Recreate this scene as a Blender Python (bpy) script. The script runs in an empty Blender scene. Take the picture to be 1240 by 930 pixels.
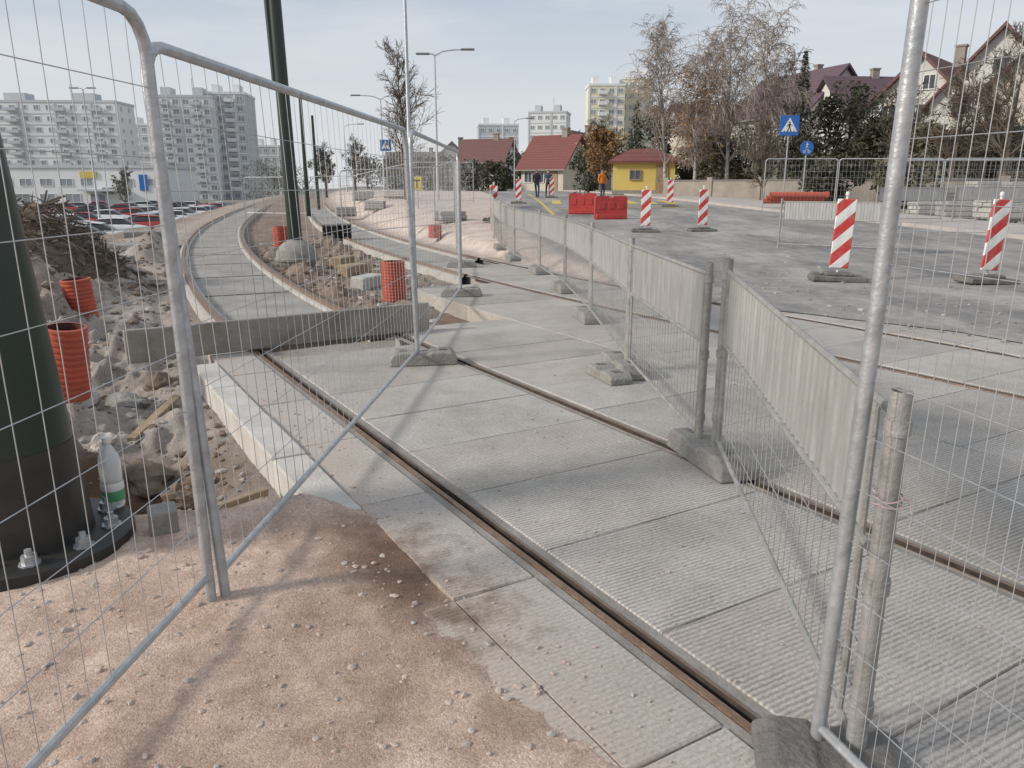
import bpy, bmesh, math, random
import numpy as np
from mathutils import Vector, Matrix
rnd = random.Random(7)
C = bpy.context.scene.collection
SC = bpy.context.scene
CAMH = 1.55; FPX = 931.0; PITCH = math.radians(14.45)
PI = math.pi

# ------------------------------------------------------------------ terrain
_ys = np.linspace(-20, 900, 9201)
_sl = np.interp(_ys, [-20, 6, 9, 12, 17, 22, 35, 60, 100, 200, 900], [-.598, -.598, -.55, -.48, -.42, -.37, -.29, -.255, -.24, -.2, -.15])
_F = np.concatenate([[0], np.cumsum((_sl[1:]+_sl[:-1])/2*(_ys[1]-_ys[0]))])
_F += -2.34 - np.interp(7.1, _ys, _F)
def F(y): return np.interp(y, _ys, _F)
def SL(y): return np.interp(y, _ys, _sl)
def off(y, T):
    m = float(SL(y)); q = math.sqrt(1+m*m)
    return (float(F(y))+T/q, y-m*T/q)
def TT(x, y):
    m = SL(y)
    return (x-F(y))/np.sqrt(1+m*m)
def sst(a, b, x):
    t = np.clip((x-a)/(b-a), 0, 1); return t*t*(3-2*t)
def gz(x, y):
    T = TT(x, y)
    ramp = np.interp(y, [-50, 13, 40, 60, 200, 900], [0, 0, .70, .95, 1.1, 1.1])
    z = ramp*sst(6.2, 9.5, T)
    z = z - 2.4*sst(-1.6, -6.5, T)*sst(19, 44, y)
    z = z + 3.2*sst(16, 30, x)*sst(36, 58, y)
    return z
def ray(px, py):
    u = (px-620)/FPX; v = (465-py)/FPX
    return (u, math.cos(PITCH)+v*math.sin(PITCH), -math.sin(PITCH)+v*math.cos(PITCH))
def GP(px, py, dz=0):
    d = ray(px, py); t = 1.0
    while t < 400:
        x, y, z = d[0]*t, d[1]*t, CAMH+d[2]*t
        if z <= float(gz(x, y))+dz: break
        t += .02 if t < 30 else .1
    return Vector((x, y, float(gz(x, y))))
def VP(px, py, Y):
    d = ray(px, py); t = Y/d[1]
    return Vector((d[0]*t, Y, CAMH+d[2]*t))

# numpy value noise
_tab = np.random.RandomState(3).rand(256, 256)
def vn(x, y):
    xi = np.floor(x).astype(int); yi = np.floor(y).astype(int)
    fx = x-xi; fy = y-yi; fx = fx*fx*(3-2*fx); fy = fy*fy*(3-2*fy)
    a = _tab[xi % 256, yi % 256]; b = _tab[(xi+1) % 256, yi % 256]; c = _tab[xi % 256, (yi+1) % 256]; d = _tab[(xi+1) % 256, (yi+1) % 256]
    return (a*(1-fx)+b*fx)*(1-fy)+(c*(1-fx)+d*fx)*fy
def fbm(x, y, o=4):
    s = 0; a = .5; n = 0
    for i in range(o):
        s = s+a*vn(x*2**i+17*i, y*2**i+31*i); n += a; a *= .5
    return s/n

# ------------------------------------------------------------------ materials
def nodes(name):
    m = bpy.data.materials.new(name); m.use_nodes = True
    nt = m.node_tree; b = nt.nodes['Principled BSDF']
    return m, nt, b
def N(nt, t, **k):
    n = nt.nodes.new(t)
    for a, v in k.items():
        if a in n.inputs: n.inputs[a].default_value = v
        else: setattr(n, a, v)
    return n
def mixc(nt, fac, a, b, mode='MIX'):
    n = nt.nodes.new('ShaderNodeMix'); n.data_type = 'RGBA'; n.blend_type = mode
    for i, s in ((0, fac), (6, a), (7, b)):
        if isinstance(s, (int, float)): n.inputs[i].default_value = s
        elif isinstance(s, tuple): n.inputs[i].default_value = s if len(s) == 4 else s+(1,)
        else: nt.links.new(s, n.inputs[i])
    return n.outputs[2]
def mrange(nt, s, a, b, c=0, d=1):
    n = nt.nodes.new('ShaderNodeMapRange')
    nt.links.new(s, n.inputs[0])
    for i, v in enumerate((a, b, c, d)): n.inputs[i+1].default_value = v
    return n.outputs[0]
def mth(nt, op, a, b=None, c=None):
    n = nt.nodes.new('ShaderNodeMath'); n.operation = op
    for i, s in enumerate((a, b, c)):
        if s is None: continue
        if isinstance(s, (int, float)): n.inputs[i].default_value = s
        else: nt.links.new(s, n.inputs[i])
    return n.outputs[0]
def mat(name, col, rough=.75, metal=0, col2=None, scale=6, var=.5, bump=0, bscale=40, coords='Object', trans=0, vstreak=0):
    m, nt, b = nodes(name)
    tc = N(nt, 'ShaderNodeTexCoord'); src = tc.outputs[coords]
    if col2 is None: col2 = tuple(c*.78 for c in col)
    n1 = N(nt, 'ShaderNodeTexNoise', Scale=scale, Detail=6.0, Roughness=.65)
    if vstreak:
        mp = N(nt, 'ShaderNodeMapping'); mp.inputs['Scale'].default_value = (vstreak, vstreak, .6); nt.links.new(src, mp.inputs['Vector']); nt.links.new(mp.outputs[0], n1.inputs['Vector'])
    else: nt.links.new(src, n1.inputs['Vector'])
    f = mrange(nt, n1.outputs[0], .5-var*.4, .5+var*.4)
    nt.links.new(mixc(nt, f, col, col2), b.inputs['Base Color'])
    b.inputs['Roughness'].default_value = rough; b.inputs['Metallic'].default_value = metal
    b.inputs['Transmission Weight'].default_value = trans
    if bump:
        n2 = N(nt, 'ShaderNodeTexNoise', Scale=bscale, Detail=5.0); nt.links.new(src, n2.inputs['Vector'])
        bp = N(nt, 'ShaderNodeBump', Strength=bump, Distance=.02); nt.links.new(n2.outputs[0], bp.inputs['Height'])
        nt.links.new(bp.outputs[0], b.inputs['Normal'])
    return m
def ground_mat():
    m, nt, b = nodes('ground_gravel')
    geo = N(nt, 'ShaderNodeNewGeometry'); P = geo.outputs['Position']
    at = N(nt, 'ShaderNodeAttribute', attribute_name='Col')
    n1 = N(nt, 'ShaderNodeTexNoise', Scale=2.2, Detail=9.0, Roughness=.72); nt.links.new(P, n1.inputs['Vector'])
    n2 = N(nt, 'ShaderNodeTexNoise', Scale=80.0, Detail=6.0, Roughness=.75); nt.links.new(P, n2.inputs['Vector'])
    n4 = N(nt, 'ShaderNodeTexNoise', Scale=14.0, Detail=6.0, Roughness=.7); nt.links.new(P, n4.inputs['Vector'])
    v = N(nt, 'ShaderNodeTexVoronoi', Scale=170.0); nt.links.new(P, v.inputs['Vector'])
    c = mixc(nt, mrange(nt, n1.outputs[0], .36, .64), (.80, .75, .72), (1.14, 1.13, 1.12))
    c = mixc(nt, 1.0, at.outputs['Color'], c, 'MULTIPLY')
    c = mixc(nt, .5, c, mixc(nt, mrange(nt, n4.outputs[0], .35, .65), (.78, .75, .73), (1.2, 1.2, 1.2)), 'MULTIPLY')
    c = mixc(nt, .55, c, mixc(nt, mrange(nt, n2.outputs[0], .32, .68), (.62, .59, .57), (1.32, 1.32, 1.32)), 'MULTIPLY')
    sp = N(nt, 'ShaderNodeSeparateColor'); nt.links.new(v.outputs['Color'], sp.inputs[0])
    c = mixc(nt, .38, c, mixc(nt, sp.outputs[0], (.58, .55, .53), (1.5, 1.48, 1.46)), 'MULTIPLY')
    nt.links.new(c, b.inputs['Base Color']); b.inputs['Roughness'].default_value = .95
    h = mth(nt, 'SUBTRACT', mth(nt, 'MULTIPLY_ADD', n4.outputs[0], 2.0, mth(nt, 'MULTIPLY', n2.outputs[0], 1.2)), mth(nt, 'MULTIPLY', v.outputs['Distance'], .6))
    bp = N(nt, 'ShaderNodeBump', Strength=.6, Distance=.006); nt.links.new(h, bp.inputs['Height'])
    nt.links.new(bp.outputs[0], b.inputs['Normal'])
    return m
def slab_mat():
    m, nt, b = nodes('ribbed_concrete')
    geo = N(nt, 'ShaderNodeNewGeometry'); P = geo.outputs['Position']
    at = N(nt, 'ShaderNodeAttribute', attribute_name='Col')
    mp = N(nt, 'ShaderNodeMapping'); mp.inputs['Rotation'].default_value = (0, 0, -math.atan2(.858, -.513)+.03)
    nt.links.new(P, mp.inputs['Vector'])
    w = N(nt, 'ShaderNodeTexWave', Scale=14.0, Distortion=2.0, Detail=4.0); w.inputs['Detail Scale'].default_value = 2.6
    nt.links.new(mp.outputs[0], w.inputs['Vector'])
    n1 = N(nt, 'ShaderNodeTexNoise', Scale=1.1, Detail=9.0, Roughness=.7); nt.links.new(P, n1.inputs['Vector'])
    n2 = N(nt, 'ShaderNodeTexNoise', Scale=60.0, Detail=5.0, Roughness=.8); nt.links.new(P, n2.inputs['Vector'])
    n3 = N(nt, 'ShaderNodeTexNoise', Scale=5.0, Detail=8.0, Roughness=.7); nt.links.new(P, n3.inputs['Vector'])
    c = mixc(nt, mrange(nt, n1.outputs[0], .34, .66), (.82, .78, .74), (1.12, 1.12, 1.11))
    c = mixc(nt, 1.0, at.outputs['Color'], c, 'MULTIPLY')
    c = mixc(nt, .7, c, mixc(nt, mrange(nt, n2.outputs[0], .3, .7), (.5, .49, .48), (1.35, 1.35, 1.35)), 'MULTIPLY')
    rib = mrange(nt, w.outputs[0], 0, .6, 1, 0)
    sx = N(nt, 'ShaderNodeVectorMath', operation='DOT_PRODUCT'); sx.inputs[1].default_value = (.858, .513, 0); nt.links.new(P, sx.inputs[0])
    ribf = mth(nt, 'MULTIPLY', mth(nt, 'MULTIPLY', mrange(nt, n3.outputs[0], .32, .60, .28, .80), rib), mrange(nt, sx.outputs['Value'], 1.60, 1.66, .25, 1))
    c = mixc(nt, ribf, c, (.17, .155, .14))
    ad = mth(nt, 'MULTIPLY_ADD', n3.outputs[0], -1.1, sx.outputs['Value'])
    dust = mrange(nt, ad, .48, 1.15, .95, 0)
    dn = mrange(nt, n1.outputs[0], .40, .66, 0, .34)
    c = mixc(nt, mth(nt, 'MAXIMUM', dust, dn), c, mixc(nt, mrange(nt, n2.outputs[0], .3, .7), (.40, .33, .28), (.60, .51, .445)))
    s1 = N(nt, 'ShaderNodeVectorMath', operation='DISTANCE'); s1.inputs[1].default_value = (-.55, 3.05, 0); nt.links.new(P, s1.inputs[0])
    s2 = N(nt, 'ShaderNodeVectorMath', operation='DISTANCE'); s2.inputs[1].default_value = (-.25, 2.6, 0); nt.links.new(P, s2.inputs[0])
    ds = mth(nt, 'MINIMUM', s1.outputs['Value'], s2.outputs['Value'])
    soil = mrange(nt, mth(nt, 'MULTIPLY_ADD', n3.outputs[0], 1.5, ds), .74, 1.10, .88, 0)
    c = mixc(nt, soil, c, mixc(nt, n2.outputs[0], (.10, .062, .04), (.28, .185, .13)))
    nt.links.new(c, b.inputs['Base Color']); b.inputs['Roughness'].default_value = .88
    h = mth(nt, 'MULTIPLY_ADD', n2.outputs[0], .8, w.outputs[0])
    bp = N(nt, 'ShaderNodeBump', Strength=.7, Distance=.005); nt.links.new(h, bp.inputs['Height'])
    nt.links.new(bp.outputs[0], b.inputs['Normal'])
    return m
def road_mat():
    m, nt, b = nodes('dusty_asphalt')
    geo = N(nt, 'ShaderNodeNewGeometry'); P = geo.outputs['Position']
    mp = N(nt, 'ShaderNodeMapping'); mp.inputs['Scale'].default_value = (1, .35, 1); nt.links.new(P, mp.inputs['Vector'])
    n1 = N(nt, 'ShaderNodeTexNoise', Scale=.7, Detail=9.0, Roughness=.72); nt.links.new(mp.outputs[0], n1.inputs['Vector'])
    n2 = N(nt, 'ShaderNodeTexNoise', Scale=50.0, Detail=4.0); nt.links.new(P, n2.inputs['Vector'])
    n3 = N(nt, 'ShaderNodeTexNoise', Scale=3.5, Detail=8.0, Roughness=.75); nt.links.new(P, n3.inputs['Vector'])
    c = mixc(nt, mrange(nt, n1.outputs[0], .38, .64), (.18, .172, .165), (.40, .37, .34))
    c = mixc(nt, .6, c, mixc(nt, mrange(nt, n3.outputs[0], .36, .64), (.65, .65, .65), (1.3, 1.27, 1.23)), 'MULTIPLY')
    c = mixc(nt, .6, c, mixc(nt, n2.outputs[0], (.5, .5, .5), (1.5, 1.5, 1.5)), 'MULTIPLY')
    nt.links.new(c, b.inputs['Base Color']); b.inputs['Roughness'].default_value = .75
    bp = N(nt, 'ShaderNodeBump', Strength=.5, Distance=.006); nt.links.new(n2.outputs[0], bp.inputs['Height']); nt.links.new(bp.outputs[0], b.inputs['Normal'])
    return m
def stripe_mat(name, c1, c2, period, sgn=1):
    m, nt, b = nodes(name)
    tc = N(nt, 'ShaderNodeTexCoord'); s = N(nt, 'ShaderNodeSeparateXYZ'); nt.links.new(tc.outputs['Object'], s.inputs[0])
    a = mth(nt, 'MULTIPLY_ADD', s.outputs[0], -sgn, s.outputs[2])
    fr = mth(nt, 'FRACT', mth(nt, 'DIVIDE', a, period))
    g = mth(nt, 'GREATER_THAN', fr, .5)
    n1 = N(nt, 'ShaderNodeTexNoise', Scale=9.0, Detail=6.0); nt.links.new(tc.outputs['Object'], n1.inputs['Vector'])
    c = mixc(nt, g, c1, c2)
    c = mixc(nt, mrange(nt, n1.outputs[0], .46, .78, 0, .5), c, (.35, .31, .27))
    nt.links.new(c, b.inputs['Base Color']); b.inputs['Roughness'].default_value = .5
    return m
def zramp_mat(name, stops):
    m, nt, b = nodes(name)
    tc = N(nt, 'ShaderNodeTexCoord'); s = N(nt, 'ShaderNodeSeparateXYZ'); nt.links.new(tc.outputs['Object'], s.inputs[0])
    r = N(nt, 'ShaderNodeValToRGB'); r.color_ramp.interpolation = 'CONSTANT'
    f = mrange(nt, s.outputs[2], 0, 2.0)
    nt.links.new(f, r.inputs[0])
    while len(r.color_ramp.elements) < len(stops): r.color_ramp.elements.new(.5)
    for e, (p, c) in zip(r.color_ramp.elements, stops): e.position = p/2.0; e.color = c+(1,)
    nt.links.new(r.outputs[0], b.inputs['Base Color']); b.inputs['Roughness'].default_value = .85
    return m
M = {}
M['ground'] = ground_mat(); M['slab'] = slab_mat(); M['road'] = road_mat()
M['galv'] = mat('galvanised_steel', (.54, .56, .575), .42, .5, (.33, .34, .35), 14, .5, .15, 60)
M['galv_old'] = mat('weathered_galvanised_steel', (.45, .44, .42), .6, .3, (.23, .215, .195), 9, .6, .3, 60)
M['wire'] = mat('wire_steel', (.50, .51, .52), .45, .4, (.34, .34, .34), 10)
M['board'] = mat('galvanised_sheet', (.49, .49, .475), .5, .25, (.30, .295, .28), 3, .6, .1, 30, vstreak=5)
M['concrete'] = mat('concrete', (.36, .345, .32), .9, 0, (.20, .19, .17), 9, .6, .6, 45)
M['concrete_light'] = mat('fresh_concrete', (.56, .54, .50), .9, 0, (.38, .36, .33), 9, .5, .35, 60)
M['kerb'] = mat('pale_kerb_concrete', (.66, .635, .59), .88, 0, (.42, .385, .345), 4, .7, .4, 60)
M['trackbed'] = mat('track_concrete', (.40, .38, .35), .9, 0, (.22, .20, .175), 1.6, .6, .5, 40)
M['rubber'] = mat('dark_rubber', (.10, .098, .092), .9, 0, (.22, .20, .18), 9, .6, .6, 50)
M['rust'] = mat('rusty_rail', (.17, .10, .06), .5, .35, (.30, .21, .15), 10, .6, .4, 60)
M['groove'] = mat('rail_groove', (.028, .022, .018), .9, 0, (.09, .07, .055), 14, .5)
M['bitumen'] = mat('rail_joint', (.33, .305, .275), .85, 0, (.19, .17, .15), 6, .6, .4, 50)
M['mast'] = mat('dark_green_paint', (.016, .032, .020), .38, 0, (.010, .022, .014), 3)
M['mastblack'] = mat('black_paint', (.012, .013, .012), .5, 0, (.035, .032, .028), 5)
M['pipe'] = mat('orange_pipe', (.56, .095, .045), .55, 0, (.34, .085, .055), 7)
M['pipein'] = mat('pipe_inside', (.10, .03, .02), .8)
M['wood'] = mat('rough_timber', (.42, .32, .20), .85, 0, (.24, .17, .11), 7, .5, .4, 40)
M['woodold'] = mat('weathered_timber', (.38, .35, .31), .9, 0, (.19, .165, .135), 3.5, .6, .5, 30)
M['white'] = mat('white_paint', (.78, .78, .76), .6, 0, (.66, .65, .62), 5)
M['blue'] = mat('sign_blue', (.02, .14, .46), .4, 0, (.02, .12, .40), 5)
M['black'] = mat('black', (.012, .012, .012), .6)
M['red'] = mat('red_plastic', (.52, .045, .04), .5, 0, (.32, .04, .035), 4)
M['yellow'] = mat('yellow_paint', (.72, .50, .06), .6, 0, (.50, .39, .12), 4)
M['bark'] = mat('bark', (.10, .075, .055), .95, 0, (.17, .14, .11), 12)
M['birchbark'] = mat('birch_bark', (.60, .57, .52), .9, 0, (.14, .11, .09), 5, .4)
M['twig'] = mat('twigs', (.18, .14, .11), .95, 0, (.11, .085, .065), 8)
M['twigpale'] = mat('pale_twigs', (.40, .345, .30), .95, 0, (.24, .195, .165), 3)
M['leaf_or'] = mat('autumn_leaves', (.38, .22, .085), .8, 0, (.23, .135, .06), 1.2)
M['leaf_dk'] = mat('evergreen_leaves', (.028, .048, .026), .85, 0, (.055, .075, .035), 1.0)
M['leaf_dk2'] = mat('dark_foliage', (.05, .055, .035), .85, 0, (.09, .085, .05), 1.2)
M['leaf_ol'] = mat('olive_foliage', (.15, .125, .075), .85, 0, (.085, .08, .05), 1.2)
M['leaf_far'] = mat('hazy_foliage', (.16, .165, .15), .9, 0, (.22, .215, .19), .8)  # distance haze painted in as a paler, greyer leaf colour
M['glass'] = mat('window_glass', (.055, .065, .08), .12, 0, (.10, .11, .13), .8)
M['carglass'] = mat('car_glass', (.05, .05, .055), .25, 0, (.08, .08, .085), 1)
M['glassfar'] = mat('hazy_window_glass', (.21, .24, .27), .5, 0, (.31, .33, .355), .3)  # panes lightened so the colour itself carries the haze
M['apt'] = mat('hazy_plaster', (.74, .745, .74), .9, 0, (.66, .665, .67), .2)  # far walls: haze is put into the pale, desaturated base colour
M['apt2'] = mat('hazy_plaster_shade', (.53, .55, .57), .9, 0, (.47, .49, .51), .2)  # darker copy of the far plaster, haze and shade both in its colour
M['apty'] = mat('hazy_yellow_plaster', (.74, .69, .50), .9, 0, (.66, .61, .47), .2)  # yellow of the far towers, paled to paint in haze
M['plaster'] = mat('white_plaster', (.66, .65, .61), .9, 0, (.55, .53, .50), .6)
M['cream'] = mat('cream_plaster', (.60, .55, .46), .9, 0, (.50, .45, .38), .6)
M['wallbeige'] = mat('beige_garden_wall', (.36, .31, .265), .9, 0, (.23, .20, .175), 1.3, .6)
M['ygold'] = mat('yellow_plaster', (.72, .54, .16), .9, 0, (.58, .44, .14), .6)
def roof_mat(name, a, b):
    m, nt, bs = nodes(name)
    tc = N(nt, 'ShaderNodeTexCoord'); w = N(nt, 'ShaderNodeTexWave', Scale=1.1, Distortion=.5); w.bands_direction = 'Z'; nt.links.new(tc.outputs['Object'], w.inputs['Vector'])
    w2 = N(nt, 'ShaderNodeTexNoise', Scale=2.5, Detail=7.0); nt.links.new(tc.outputs['Object'], w2.inputs['Vector'])
    c = mixc(nt, w2.outputs[0], a, b); c = mixc(nt, .35, c, mixc(nt, w.outputs[0], (.5, .5, .5), (1.2, 1.2, 1.2)), 'MULTIPLY')
    nt.links.new(c, bs.inputs['Base Color']); bs.inputs['Roughness'].default_value = .8
    return m
M['roofred'] = roof_mat('red_tiles', (.24, .075, .065), (.15, .06, .055))
M['roofbrown'] = roof_mat('brown_red_tiles', (.20, .09, .08), (.14, .075, .07))
M['roofdark'] = roof_mat('dark_plum_tiles', (.13, .08, .095), (.10, .065, .08))
M['roofgrey'] = roof_mat('grey_brown_tiles', (.22, .19, .18), (.15, .135, .135))
M['stripe'] = stripe_mat('red_white_stripes', (.56, .045, .04), (.80, .79, .77), .36)
M['tyre'] = mat('tyre', (.015, .015, .015), .85)
M['stone'] = mat('stones', (.54, .49, .45), .9, 0, (.30, .265, .245), 3, .6, .4, 60)
M['stonebrown'] = mat('brown_clods', (.26, .20, .155), .95, 0, (.16, .115, .085), 3, .6, .5, 60)
M['stonepink'] = mat('pink_stones', (.56, .455, .395), .9, 0, (.40, .32, .27), 5, .6, .4, 60)
M['bottle'] = mat('clear_plastic', (.90, .93, .93), .12, 0, (.84, .89, .89), 5, trans=.45)
M['bottlegreen'] = mat('green_label', (.10, .34, .16), .5)
M['pinkstring'] = mat('pink_string', (.58, .43, .41), .8)
M['lamphead'] = mat('lamp_grey', (.22, .23, .24), .5, .3)
M['sand'] = mat('kerbstone_granite', (.42, .40, .38), .9, 0, (.32, .30, .29), 8)
M['pale_asph'] = mat('parking_asphalt', (.30, .295, .29), .9, 0, (.38, .37, .36), .5)
M['pave'] = mat('pinkish_pavement', (.52, .46, .42), .9, 0, (.37, .33, .30), 1.5, .6, .4, 30)
M['earth'] = mat('brown_earth', (.13, .09, .062), .95, 0, (.23, .175, .13), 4, .6, .8, 12)

# ------------------------------------------------------------------ mesh helper
class MB:
    def __init__(s): s.v = []; s.f = []; s.m = []; s.x = None
    def add(s, vs, fs, mi=0):
        b = len(s.v)
        if s.x is not None: vs = [(s.x(Vector(v)) if callable(s.x) else s.x @ Vector(v)) for v in vs]
        s.v += [tuple(v) for v in vs]; s.f += [tuple(i+b for i in f) for f in fs]; s.m += [mi]*len(fs)
        return s
    def box(s, c, sz, rz=0, mi=0, bev=0, rot=None):
        h = [a/2 for a in sz]; R = rot if rot is not None else Matrix.Rotation(rz, 3, 'Z'); c = Vector(c)
        if bev <= 0:
            vs = [c+R@Vector((sx*h[0], sy*h[1], sz_*h[2])) for sx in (-1, 1) for sy in (-1, 1) for sz_ in (-1, 1)]
            fs = [(0, 1, 3, 2), (4, 6, 7, 5), (0, 4, 5, 1), (2, 3, 7, 6), (0, 2, 6, 4), (1, 5, 7, 3)]
            return s.add(vs, fs, mi)
        vs = []; idx = {}
        for sx in (-1, 1):
            for sy in (-1, 1):
                for sz_ in (-1, 1):
                    sg = (sx, sy, sz_)
                    for a in range(3):
                        p = [sg[k]*(h[k] if k == a else h[k]-bev) for k in range(3)]
                        idx[(sg, a)] = len(vs); vs.append(c+R@Vector(p))
        fs = []
        for a in range(3):
            b, d = [k for k in range(3) if k != a]
            for sa in (-1, 1):
                q = []
                for sb, sd in ((-1, -1), (1, -1), (1, 1), (-1, 1)):
                    g = [0, 0, 0]; g[a] = sa; g[b] = sb; g[d] = sd; q.append(idx[(tuple(g), a)])
                fs.append(tuple(q))
            for sb in (-1, 1):
                for sd in (-1, 1):
                    g1 = [0, 0, 0]; g1[a] = -1; g1[b] = sb; g1[d] = sd; g2 = list(g1); g2[a] = 1
                    fs.append((idx[(tuple(g1), b)], idx[(tuple(g2), b)], idx[(tuple(g2), d)], idx[(tuple(g1), d)]))
        for sx in (-1, 1):
            for sy in (-1, 1):
                for sz_ in (-1, 1):
                    g = (sx, sy, sz_); fs.append((idx[(g, 0)], idx[(g, 1)], idx[(g, 2)]))
        return s.add(vs, fs, mi)
    def tube(s, pts, r, n=6, mi=0, cap=True):
        pts = [Vector(p) for p in pts]; k = len(pts)
        rs = r if isinstance(r, (list, tuple)) else [r]*k
        t = (pts[1]-pts[0]).normalized(); up = Vector((0, 0, 1)) if abs(t.z) < .9 else Vector((1, 0, 0))
        u = t.cross(up).normalized(); vs = []
        for i in range(k):
            if i == 0: t = pts[1]-pts[0]
            elif i == k-1: t = pts[-1]-pts[-2]
            else: t = (pts[i+1]-pts[i]).normalized()+(pts[i]-pts[i-1]).normalized()
            t.normalize(); u = (u-t*u.dot(t)).normalized(); w = t.cross(u)
            for j in range(n):
                a = 2*PI*j/n; vs.append(pts[i]+(u*math.cos(a)+w*math.sin(a))*rs[i])
        fs = [(i*n+j, i*n+(j+1) % n, (i+1)*n+(j+1) % n, (i+1)*n+j) for i in range(k-1) for j in range(n)]
        if cap: fs += [tuple(range(n))[::-1], tuple(range((k-1)*n, k*n))]
        return s.add(vs, fs, mi)
    def lathe(s, prof, n=16, c=(0, 0, 0), mi=0):
        vs = []; c = Vector(c)
        for r, z in prof:
            for j in range(n):
                a = 2*PI*j/n; vs.append(c+Vector((r*math.cos(a), r*math.sin(a), z)))
        fs = [(i*n+j, i*n+(j+1) % n, (i+1)*n+(j+1) % n, (i+1)*n+j) for i in range(len(prof)-1) for j in range(n)]
        return s.add(vs, fs, mi)
    def prism(s, poly, y0, y1, mi=0):
        n = len(poly)
        vs = [(x, y0, z) for x, z in poly]+[(x, y1, z) for x, z in poly]
        fs = [tuple(range(n)), tuple(range(n, 2*n))[::-1]]+[(i, i+n, (i+1) % n+n, (i+1) % n) for i in range(n)]
        return s.add(vs, fs, mi)
    def build(s, name, mats, parent=None, smooth=False, recalc=True, col=None):
        me = bpy.data.meshes.new(name)
        me.from_pydata(s.v, [], s.f)
        if not isinstance(mats, (list, tuple)): mats = [mats]
        for m in mats: me.materials.append(m)
        if len(mats) > 1: me.polygons.foreach_set('material_index', s.m)
        if recalc:
            bm = bmesh.new(); bm.from_mesh(me); bmesh.ops.recalc_face_normals(bm, faces=bm.faces); bm.to_mesh(me); bm.free()
        if smooth:
            me.shade_smooth(); me.set_sharp_from_angle(angle=math.radians(38))
        if col is not None:
            at = me.color_attributes.new('Col', 'FLOAT_COLOR', 'POINT')
            at.data.foreach_set('color', np.asarray(col, dtype=np.float32).ravel())
        o = bpy.data.objects.new(name, me); C.objects.link(o)
        if parent: o.parent = parent
        return o
def tag(o, label, cat, group=None, kind=None):
    o['label'] = label; o['category'] = cat
    if group: o['group'] = group
    if kind: o['kind'] = kind
    return o
def thing(name, label, cat, loc=(0, 0, 0), rz=0, group=None):
    o = bpy.data.objects.new(name, None); C.objects.link(o); o.empty_display_size = .2
    o.location = loc; o.rotation_euler = (0, 0, rz); return tag(o, label, cat, group)
def struct(o, label=None):
    o['kind'] = 'structure'
    return o
def dup(root, loc, rz, label=None):
    r = root.copy(); C.objects.link(r); r.location = loc; r.rotation_euler = (0, 0, rz)
    if label: r['label'] = label
    for ch in list(root.children):
        c = ch.copy(); C.objects.link(c); c.parent = r
        for g in list(ch.children):
            d = g.copy(); C.objects.link(d); d.parent = c
    return r
ORD = ['first', 'second', 'third', 'fourth', 'fifth', 'sixth', 'seventh', 'eighth', 'ninth', 'tenth', 'eleventh', 'twelfth', 'thirteenth', 'fourteenth', 'fifteenth', 'sixteenth', 'seventeenth', 'eighteenth', 'nineteenth', 'twentieth']

# ------------------------------------------------------------------ ground
mounds = [(-4.0, 7.4, .34, .55), (-4.8, 6.0, .42, .6), (-5.6, 8.8, .55, .9), (-8.0, 13.2, .9, 1.5), (-7.0, 11.0, .55, 1.0), (-3.3, 5.6, .18, .35), (-2.9, 4.6, .22, .35), (-3.7, 9.6, .25, .5), (-2.6, 5.5, .12, .25), (-8.5, 19, .5, 1.2), (-10, 22, .5, 1.5), (-3.0, 12.6, .2, .5), (-4.3, 15.6, .22, .5), (-6.2, 19.5, .3, .6), (-3.4, 19.5, .35, .7), (-4.8, 23, .4, .9)]
def ground_z(X, Y):
    T = TT(X, Y); z = gz(X, Y)
    n_big = fbm(X*1.3+5, Y*1.3, 4)-.5; n_mid = fbm(X*6, Y*6+9, 4)-.5; n_f = fbm(X*28+3, Y*28, 3)-.5
    grav = .018+.05*n_big+.030*n_mid+.010*n_f
    grav = grav-.065*sst(-.72, -.10, T)
    grav = grav-.2*sst(-.16, -.10, T)
    ex = sst(3.40, 3.95, Y+.3*n_mid)
    back = sst(-1.6, -2.7, T)
    hole = np.exp(-(((X+2.25)/.40)**2+((Y-4.3)/.45)**2))
    amp = sst(-.66, -1.1, T)
    left = -(.17+.14*sst(-.7, -1.3, T))*ex*(1-back)-.14*hole+(.16*n_big+.17*n_mid)*amp+.035*n_f
    for mx, my, mh, mr in mounds: left = left+mh*np.exp(-((X-mx)**2+(Y-my)**2)/mr**2)*(1+1.2*n_mid)
    w = sst(3.25, 3.75, Y+.2*n_mid)
    under = sst(-.64, -.60, T)*sst(3.62, 3.72, Y)
    left = left*(1-under)-.3*under
    zz = grav*(1-w)+left*w
    # sand heaped over the near end of the kerb
    zz = zz+.085*np.exp(-(((X+1.02)/.20)**2+((Y-3.50)/.17)**2))*(1+1.0*n_mid)
    under2 = sst(-.12, -.08, T)*(1-sst(7.0, 7.6, T))*np.where(Y < 24, 1, 0)
    zz = zz*(1-under2)+(-.2)*under2
    far_track = sst(8, 9.5, Y)*(sst(-1.0, -.4, T))*(1-sst(6.4, 7.2, T))*(1-sst(70, 110, Y))
    open_tr = far_track*sst(-.7, -1.2, X)
    md = 0
    for mx, my, mh, mr in mounds[11:]: md = md+mh*np.exp(-((X-mx)**2+(Y-my)**2)/mr**2)*(1+1.2*n_mid)
    btw = sst(1.7, 2.2, T)*(1-sst(3.9, 4.4, T))
    zz = zz*(1-open_tr)+open_tr*(-.2+.10*n_big+.12*n_mid*btw+.04*n_mid+md*btw)
    road = sst(7.2, 7.8, T)
    zz = np.where(T > 6.2, zz*(1-road)+road*(-.03+.01*n_mid), zz)
    zz = zz*(1-sst(40, 80, Y))
    return z+zz
def P2(a, b, st): return np.arange(a, b, st)
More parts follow.
